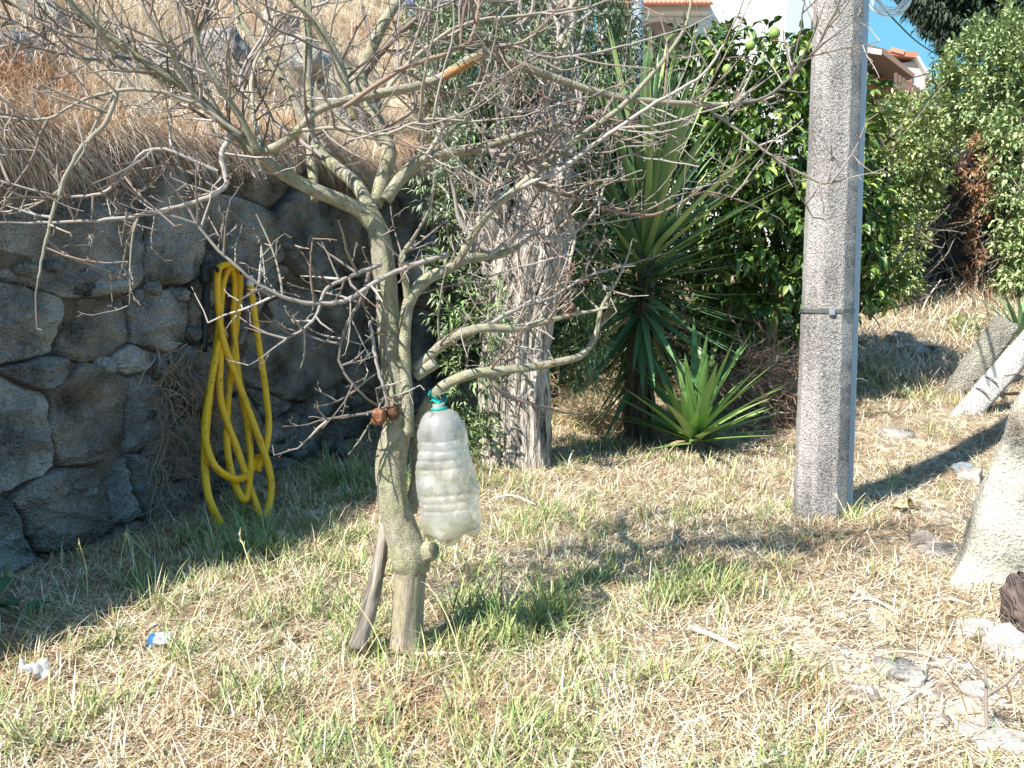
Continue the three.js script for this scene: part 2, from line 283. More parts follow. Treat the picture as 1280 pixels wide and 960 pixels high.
  g.computeVertexNormals(); part('earth_core', g, mat.earth, t);
  // small chinking stones pushed into the joints
  for (let k = 0; k < 60; k++) {
    const s = mixn(-0.3, S_END - 0.1, r()), y = mixn(0.1, 1.6, r()), q = W(s, y, -0.02), z = 0.025 + 0.035 * r();
    const b = blob(z * 1.2, z * 0.8, z, 2, 0.5, 1.6, k); b.rotateZ(sgn(r)); b.translate(q.x, q.y, q.z); part('chinking_stone', b, mat.rock[k % 4], t);
  }
}
// the terrace above the wall
const bankH = (s, n) => { // n runs back from the wall's face
  const rise = wallTop(s) - 0.02 + 0.86 * n - 0.045 * n * n + 0.2 * max(0, s - 3) + 0.12 * noise(s * 1.4, n * 1.4, 8) + 0.05 * noise(s * 4, n * 4, 3);
  return n < 8 ? rise : wallTop(s) + 3.95 + 0.2 * max(0, s - 3);
};
const bankEnd = (s, n) => smooth(S_END + 0.5 + 2.0 * n, S_END - 0.1 + 1.8 * n, s);
{
  const g = new THREE.PlaneGeometry(1, 1, 200, 70), p = g.attributes.position, u = g.attributes.uv;
  for (let k = 0; k < p.count; k++) {
    const s = mixn(-9, 20, pow(p.getX(k) + 0.5, 0.85)), n = 14 * pow(p.getY(k) + 0.5, 2.2) + 0.0, q = W(s, 0, -n - 0.03);
    const h = mixn(groundH(q.x, q.z) - 0.1, bankH(s, n), bankEnd(s, n)); p.setXYZ(k, q.x, h, q.z); u.setXY(k, q.x + h * 0.5, q.z);
  }
  g.setAttribute('color', new THREE.BufferAttribute(new Float32Array(p.count * 3).fill(1.2), 3)); g.computeVertexNormals(); tag(part('hillside', g, mat.soil), null, null, null, 'structure');
}

// ---------------------------------------------------------------- grass: straw litter, dry tufts, green tufts
const bleached = [[0.86, 0.77, 0.58], [0.80, 0.70, 0.50], [0.68, 0.55, 0.38], [0.90, 0.84, 0.70], [0.42, 0.28, 0.18]], straw = [[0.76, 0.68, 0.49], [0.66, 0.565, 0.38], [0.48, 0.36, 0.21], [0.86, 0.78, 0.60], [0.24, 0.16, 0.09], [0.40, 0.27, 0.15]], greens = [[0.20, 0.29, 0.09], [0.29, 0.36, 0.13], [0.15, 0.24, 0.08], [0.40, 0.43, 0.20], [0.24, 0.31, 0.15]];
const pick = (r, list, k = 1) => { const c = list[floor(r() * list.length)], f = k * (0.8 + 0.4 * r()); return C(c[0] * f, c[1] * f, c[2] * f); };
const greenSpots = [[480, 815, 30, 1.2], [540, 835, 30, 1.0], [200, 760, 40, 0.8], [330, 700, 50, 0.7], [300, 655, 24, 1.3], [150, 735, 30, 0.8], [690, 770, 60, 1.3], [620, 800, 60, 1.5], [585, 770, 40, 1.2], [430, 600, 55, 1.2], [400, 660, 50, 0.7], [300, 690, 45, 1.0], [360, 760, 60, 0.7], [280, 860, 70, 0.6], [70, 900, 70, 0.7], [420, 900, 70, 0.6], [690, 640, 50, 0.8], [640, 660, 45, 0.8], [850, 740, 55, 0.9], [910, 745, 40, 0.8],
  [960, 820, 60, 0.7], [1010, 880, 60, 0.7], [840, 640, 60, 0.4], [770, 690, 45, 0.5], [740, 560, 40, 0.9], [1060, 640, 24, 1.3], [1120, 480, 40, 0.9], [1150, 500, 40, 0.7], [700, 930, 50, 0.6], [900, 600, 60, 0.4], [230, 645, 40, 0.4], [190, 720, 30, 0.6], [1100, 470, 30, 0.9], [480, 700, 60, 0.5], [30, 780, 40, 0.5], [560, 900, 50, 0.4]]
  .map(([x, y, r, w]) => { const p = G(x, y), e = G(x, y + r * 0.5), f = P(x + r, y, -p.z); return [p.x, p.z, abs(f.x - p.x), max(0.12, abs(e.z - p.z)), w]; });
const bareSpots = [[960, 700, 60, 0.5], [760, 800, 60, 0.5], [1010, 800, 70, 0.6], [1060, 760, 60, 0.6], [700, 680, 40, 0.5], [330, 900, 60, 0.4], [250, 720, 40, 0.5], [880, 830, 70, 0.7], [1090, 850, 90, 0.9], [1200, 850, 90, 1], [1170, 640, 50, 0.8], [1230, 930, 80, 0.9], [1150, 690, 60, 0.6], [560, 860, 50, 0.5], [1150, 560, 60, 0.5], [1140, 410, 40, 0.5]].map(([x, y, r, w]) => { const p = G(x, y), e = G(x, y + r * 0.5), f = P(x + r, y, -p.z); return [p.x, p.z, abs(f.x - p.x), max(0.12, abs(e.z - p.z)), w]; });
const at = (list, x, z) => { let s = 0; for (const [a, b, rx, rz, w] of list) { const q = ((x - a) / rx) ** 2 + ((z - b) / rz) ** 2; if (q < 6) s += w * exp(-q); } return s; };
const greenness = (x, z) => at(greenSpots, x, z) + (toWall(V(x, 0, z)).n < 0.75 ? 0.45 : 1) * (0.25 + 0.65 * smooth(1.7, -0.2, x)) * smooth(-0.15, 0.45, fbm(x * 1.6, z * 1.6, 5, 3)) + 0.06 + 0.22 * smooth(1.2, -0.4, x);
const clump = (x, z) => smooth(-0.12, 0.3, fbm(x * 4.3 + 3, z * 4.3, 21, 2));
const bareness = (x, z) => at(bareSpots, x, z);
const tawny = (x, z) => smooth(0.1, 0.5, fbm(x * 1.1 + 9, z * 1.1, 1, 3));
// ---------------------------------------------------------------- the ground
{
  const N = 230, g = new THREE.PlaneGeometry(1, 1, N, N), p = g.attributes.position, uv = g.attributes.uv;
  for (let k = 0; k < p.count; k++) {
    const u = p.getX(k) * 2, v = p.getY(k) * 2, x = 0.6 + 1.1 * Math.sinh(6.6 * u), z = -4.2 + 1.1 * Math.sinh(6.6 * v);
    p.setXYZ(k, x, groundH(x, z), z); uv.setXY(k, x, z);
  }
  const idx = g.index.array; for (let k = 0; k < idx.length; k += 3) { const t = idx[k]; idx[k] = idx[k + 1]; idx[k + 1] = t; }
  const col = new Float32Array(p.count * 3); for (let k = 0; k < p.count; k++) { const x = p.getX(k), z = p.getZ(k), b = clamp(bareness(x, z) * 1.1 + 0.5 * fbm(x * 2.2, z * 2.2, 3, 3)); col[k * 3] = mixn(0.9, 1.38, b); col[k * 3 + 1] = mixn(0.88, 1.45, b); col[k * 3 + 2] = mixn(0.85, 1.65, b); }  // dry pale dust where the soil is bare
  g.setAttribute('color', new THREE.BufferAttribute(col, 3)); g.computeVertexNormals(); tag(part('ground', g, mat.soil), null, null, null, 'structure');
}

const tint = (c, k) => { c.r *= k.r; c.g *= k.g; c.b *= k.b; return c; };
// kind: blades per tuft, lengths, width, spread, lean, droop, colours, odd colours and their share, segments, height above ground
const kinds = {
  litter: [11, [0.04, 0.15], 0.0046, 0.09, [1.15, 1.62], [-0.35, 0.5], straw, straw, 0, 2, 0.03],
  dry: [9, [0.035, 0.11], 0.0042, 0.045, [0.35, 1.35], [0.1, 1.2], straw, greens, 0.12, 2, 0],
  green: [9, [0.045, 0.15], 0.0062, 0.03, [0.25, 1.25], [0.2, 1.4], greens, straw, 0.10, 3, 0],
  fine: [8, [0.04, 0.13], 0.0036, 0.06, [0.2, 1.2], [0.0, 1.2], greens, straw, 0.35, 2, 0],
};
function sow(s, [n, len, wid, spread, lean, droop, cols, odd, share, segs, lift], count, seed, dens, colour, d0 = 1.7, d1 = 15, pw = 1) {
  const r = rng(seed);
  for (let k = 0; k < count; k++) {
    const d = d0 + (d1 - d0) * pow(r(), pw), x = sgn(r) * (0.62 * d + 0.6) + 0.7 * r(), z = -d; if (behindWall(x, z)) continue; if (r() > dens(x, z, d)) continue;
    const f = (0.7 + 0.6 * r()) * (1 + 0.03 * d), col = colour(x, z, r), m = n * (0.6 + 0.8 * r());
    for (let b = 0; b < m; b++) {
      const a = r() * 2 * PI, q = spread * f * sqrt(r()), X = x + q * cos(a), Z = z + q * sin(a);
      s.blade(X, groundH(X, Z) - 0.004 + lift * r() * r(), Z, r() * 2 * PI, mixn(len[0], len[1], r()) * f, wid * (0.6 + 0.8 * r()) * (1 + 0.05 * max(0, d - 3)), mixn(lean[0], lean[1], r()), mixn(droop[0], droop[1], r()), tint(pick(r, r() < share ? odd : cols), col), segs);
    }
  }
}
function meadow(name, label, category, m, fill) { const s = new Soup(true); fill(s); tag(part(name, s.geo(), m), label, category, null, 'stuff'); }
const warm = (x, z, r) => { const t = tawny(x, z), k = 0.82 + 0.36 * r(); return C(k * mixn(1, 0.84, t), k * mixn(1, 0.73, t), k * mixn(1, 0.66, t)); };
meadow('straw_litter', 'pale dead grass cuttings lying flat all over the sunny ground', 'straw', mat.grass,
  (s) => sow(s, kinds.litter, 25000, 1, (x, z) => 1 - 0.8 * min(1, bareness(x, z) * 0.9) - 0.35 * min(1, greenness(x, z)), warm, 1.7, 16, 1.35));
meadow('dry_grass', 'short parched grass standing in yellow tufts between the tree and the pole', 'dry grass', mat.grass,
  (s) => sow(s, kinds.dry, 12500, 2, (x, z) => 0.85 - 0.8 * min(1, bareness(x, z)), warm, 1.7, 16, 1.35));
meadow('slope_grass', 'thick yellow dry grass on the rise between the pole and the leaning posts', 'dry grass', mat.grass,
  (s) => sow(s, [10, [0.1, 0.3], 0.0058, 0.08, [0.5, 1.45], [0.1, 1.1], bleached, straw, 0.4, 3, 0.02], 5200, 6, (x, z, d) => x > 2.3 && x < 7 ? (d > 8.6 ? 1 : 0.25) * (1 - 0.7 * min(1, bareness(x, z))) : 0, warm, 7.4, 13, 1));
const lush = (x, z, r) => { const k = 0.8 + 0.45 * r(), y = r(); return C(k * (1 + 0.25 * y), k * (1 + 0.1 * y), k); };
meadow('green_grass', 'fresh green grass growing in patches through the straw', 'grass', mat.grass, (s) => {
  sow(s, kinds.green, 22000, 3, (x, z) => clamp(greenness(x, z) * 0.85 - 0.14) * max(clump(x, z), smooth(0.5, 1, at(greenSpots, x, z))), lush, 1.7, 12, 1.35);
  sow(s, [10, [0.09, 0.24], 0.0065, 0.04, [0.1, 1.0], [0.3, 1.5], greens.slice(0, 3), greens, 0.2, 3, 0], 9000, 8, (x, z) => clamp(at(greenSpots, x, z) * 0.9 - 0.75), lush, 1.9, 6, 1);
  sow(s, kinds.fine, 13000, 4, (x, z) => clamp(greenness(x, z) * 0.7) * mixn(0.25, 1, clump(x, z)), lush, 1.7, 12, 1.35);
});
// a blade that starts along any direction and bows down with gravity
function strand(s, p, dir, len, w, bow, col, segs = 3) {
  const d = dir.clone(), q = p.clone(), side = V(-d.z, 0, d.x); if (side.lengthSq() < 1e-4) side.set(1, 0, 0); side.normalize(); let a = null;
  for (let k = 0; k <= segs; k++) {
    const hw = w / 2 * (1 - 0.75 * k / segs);
    if (k === segs) { s.t(a[0], a[1], s.v(q.x, q.y, q.z, col)); break; }
    const row = [s.v(q.x + side.x * hw, q.y + side.y * hw, q.z + side.z * hw, col), s.v(q.x - side.x * hw, q.y - side.y * hw, q.z - side.z * hw, col)];
    if (a) s.q(a[0], a[1], row[1], row[0]); a = row; q.addScaledVector(d, len / segs); d.y -= bow / segs; d.normalize();
  }
}
meadow('bank_grass', 'long bleached dry grass covering the bank and hanging over the top of the wall', 'dry grass', mat.grass, (S) => {
  const r = rng(5);
  for (let k = 0; k < 17500; k++) {
    const edge = r() < 0.34, n = edge ? -0.02 + 0.14 * r() : 4.8 * pow(r(), 1.5), s = mixn(-1.4, S_END + 0.5 + 2 * max(n, 0), r()), e = bankEnd(s, n), q = W(s, 0, -n), gh = groundH(q.x, q.z), y = mixn(gh, bankH(s, n), e);
    if (e < 0.75 && r() < 0.6) continue; const lack = fbm(s * 1.6, n * 1.6, 12, 2); if (lack < -0.2 && !edge) continue; if (edge && fbm(s * 3.2, 4, 3, 3) < 0 && r() < 0.75) continue;
    const brown = edge ? 0.1 + 0.7 * r() : 0.95 * smooth(0.1, 0.45, fbm(s * 1.5 + 4, n * 1.5, 6, 2)), kk = 0.78 + 0.5 * r(), col = C(kk * mixn(1.12, 0.8, brown), kk * mixn(1.12, 0.6, brown), kk * mixn(1.2, 0.5, brown));
    const main = WN.clone().multiplyScalar(0.35 + 0.5 * r() + (edge ? 0.45 : 0)).add(V(sgn(r) * 0.6, edge ? 0.25 : 0.8, sgn(r) * 0.6)).normalize();
    for (let b = 0; b < 8; b++) strand(S, V(q.x + sgn(r) * 0.06, y - 0.02, q.z + sgn(r) * 0.06), main.clone().addScaledVector(randDir(r), 0.75).normalize(), (edge ? 0.26 : 0.27) * (0.5 + r()), 0.0042 * (0.6 + 0.8 * r()), 1.2 + 1.3 * r(), tint(pick(r, bleached), col), 3);
  }
});

{ // small pale stones and crumbs scattered over the bare earth
  const r = rng(17), list = [], col = [];
  for (let k = 0; k < 5200 && list.length < 1500; k++) { const d = 1.7 + 9 * pow(r(), 1.4), x = sgn(r) * (0.62 * d + 0.4), z = -d; if (behindWall(x, z) || r() > 0.05 + 0.9 * bareness(x, z)) continue; const q = 0.004 + 0.014 * pow(r(), 3) * (1 + bareness(x, z)), g = new THREE.DodecahedronGeometry(q, 0); g.scale(1 + r(), 0.5 + 0.5 * r(), 1 + r()); g.rotateY(r() * 6); g.translate(x, groundH(x, z) + q * 0.2, z); list.push(g); }
  tag(part('gravel', mergeGeometries(list), std({ color: C(0.66, 0.62, 0.55), map: tx.rock })), 'pale grit and pebbles strewn over the bare patches at right', 'gravel', null, 'stuff');
  // rocks showing through the grass of the bank
  [[268, 78, 34, 30, 0, 'blue grey rock poking out of the bank grass behind the bare branches', 0.9], [30, 122, 30, 22, 1, 'dark rock at the left edge under the hanging bank grass', 0.5], [58, 96, 20, 20, 1, 'small dark rock in the bank near the left edge', 0.75], [372, 105, 26, 24, 9, 'pale rock in the bank left of the main upright branches', 1.0], [346, 62, 22, 16, 9, 'pale flat rock high in the bank behind the branches', 1.5], [440, 150, 26, 26, 2, 'grey rock at the end of the bank behind the tree fork', 0.5], [196, 118, 26, 16, 9, 'pale stone ledge in the bank above the big wall block', 0.6]].forEach(([x, y, w, h, m, label, n], k) => {
    const p = onWall(x, y, -n), d = p.length(), q = toWall(p), g = blob(M(w, d) * 1.1, M(h, d) * 1.1, M(w, d), 4, 0.45, 1.5, 40 + k); const yy = max(bankH(q.s, n), 0); g.translate(p.x, yy + M(h, d) * 0.02, p.z); tag(part('bank_rock', g, m === 9 ? mat.paleRock : mat.rock[m]), label, 'rock');
  });
}

{ // tall dry stalks with seed heads
  const r = rng(27), s = new Soup(true), at2 = [[334, 655], [352, 648], [300, 662], [150, 735], [175, 728], [210, 700], [110, 760], [388, 640], [440, 860], [320, 880], [660, 905], [905, 830], [760, 880], [1010, 830], [985, 745], [1065, 660], [1058, 650], [820, 705], [250, 905], [590, 870], [705, 700], [640, 760], [950, 905], [1120, 800], [330, 770], [500, 870]];
  at2.forEach(([x, y]) => { const p = G(x, y), col = C(0.66 + 0.1 * r(), 0.55 + 0.08 * r(), 0.34), L = 0.16 + 0.24 * r(), d = V(sgn(r) * 0.5, 1, sgn(r) * 0.4).normalize(), q = [p.clone()]; for (let k = 1; k <= 6; k++) { d.addScaledVector(randDir(r), 0.1).add(V(0, -0.02 * k, 0)).normalize(); q.push(q[k - 1].clone().addScaledVector(d, L / 6)); } s.tube(q, [0.0022, 0.002, 0.0019, 0.0017, 0.0015, 0.0014, 0.0012], 5, col);
    if (r() < 0.6) for (let k = 0; k < 7; k++) strand(s, q[5].clone().lerp(q[6], k / 7), d.clone().addScaledVector(randDir(r), 0.6).normalize(), 0.03, 0.004, 0.4, col, 2); });
  tag(part('dry_stalks', s.geo(), mat.grass), 'thin tall straw stalks with seed heads standing singly above the short grass', 'dry stalks', null, 'stuff');
}

// ---------------------------------------------------------------- leaves
// leaf: base, heading, unit normal-ish roll, length, width; folded along its rib and slightly bent
function leaf(s, p, dir, up, len, w, col, fold = 0.25, bend = 0.25, wide = 0.45) {
  const d = dir, side = d.clone().cross(up); if (side.lengthSq() < 1e-6) side.set(1, 0, 0); side.normalize(); const n = side.clone().cross(d);
  const at = (f, x, z) => s.v(p.x + d.x * f * len + side.x * x * w + n.x * z * len, p.y + d.y * f * len + side.y * x * w + n.y * z * len, p.z + d.z * f * len + side.z * x * w + n.z * z * len, col);
  const b = at(0, 0, 0), m = at(wide, 0, 0.04), l = at(wide * 0.9, 0.5, fold * w / len), r = at(wide * 0.9, -0.5, fold * w / len), t = at(1, 0, -bend);
  if (wide === 0.45) { const m2 = at(0.78, 0, -bend * 0.4), l2 = at(0.74, 0.36, fold * w / len * 0.8 - bend * 0.35), r2 = at(0.74, -0.36, fold * w / len * 0.8 - bend * 0.35); s.t(b, m, l); s.t(b, r, m); s.q(m, m2, l2, l); s.q(r, r2, m2, m); s.t(m2, t, l2); s.t(r2, t, m2); }
  else { s.t(b, m, l); s.t(b, r, m); s.t(m, t, l); s.t(r, t, m); }
}
// leaves in clumps inside a set of lobes [x, y, z, rx, ry, rz]; the colour of a leaf is its own
function crown(s, seed, lobes, clumps, per, size, len, w, cols, { droop = 0.2, skin = 0.55, wide = 0.45, jitter = 0.3 } = {}) {
  const r = rng(seed), vol = lobes.map((l) => pow(l[3] * l[4] * l[5], 0.67)), tot = vol.reduce((a, b) => a + b, 0);
  for (let k = 0; k < clumps; k++) {
    let q = r() * tot, i = 0; while (q > vol[i] && i < lobes.length - 1) q -= vol[i++];
    const L = lobes[i], u = randDir(r), f = r() < skin ? 0.8 + 0.28 * r() : pow(r(), 0.4), c = V(L[0] + u.x * L[3] * f, L[1] + u.y * L[4] * f, L[2] + u.z * L[5] * f);
    if (noise(c.x * 2.4, c.y * 2.4, c.z * 2.4) < -0.42) continue;
    const out = u.clone().multiplyScalar(0.8).add(V(0, 0.25, 0)).addScaledVector(randDir(r), 0.7).normalize(), m = per * (0.6 + 0.8 * r());
    for (let j = 0; j < m; j++) {
      const a = randDir(r), p = c.clone().addScaledVector(out, size * (r() - 0.3)).addScaledVector(a, size * 0.45 * r()), d = a.clone().multiplyScalar(0.9).addScaledVector(out, 0.8).add(V(0, -droop, 0)).normalize();
      leaf(s, p, d, V(sgn(r) * 0.6, 1, sgn(r) * 0.6).normalize(), len * (0.65 + 0.6 * r()), w * (0.7 + 0.5 * r()), pick(r, cols), 0.15 + jitter * r(), 0.1 + 0.3 * r(), wide);
    }
  }
  return s;
}
// a crooked shoot with knots and side shoots
function shoot(s, r, p, dir, len, rad, lvl, cols, up = 0.07, crook = 0.2) {
  const n = max(3, Math.round(len / 0.055)), pts = [p.clone()], rr = [rad], d = dir.clone(), q = p.clone(), col = pick(r, cols, 0.95);
  for (let k = 1; k <= n; k++) {
    d.addScaledVector(randDir(r), crook).add(V(0, up * (0.3 + r()), 0)).normalize(); q.addScaledVector(d, len / n); pts.push(q.clone()); rr.push(rad * mixn(1, 0.42, k / n) * (r() < 0.3 ? 1.3 : 1));
    if (lvl > 0 && r() < 0.42) shoot(s, r, q, d.clone().addScaledVector(randDir(r), 1.3).normalize(), len * (0.2 + 0.4 * r()), rad * 0.62, lvl - 1, cols, up, crook);
    else if (r() < 0.5) { const e = d.clone().addScaledVector(randDir(r), 1.5).normalize(), t = q.clone().addScaledVector(e, 0.008 + 0.016 * r()); s.tube([q, t], [rad * 0.6, rad * 0.55], 4, col); }
  }
  s.tube(pts, rr, lvl > 0 ? 5 : 4, col);
}

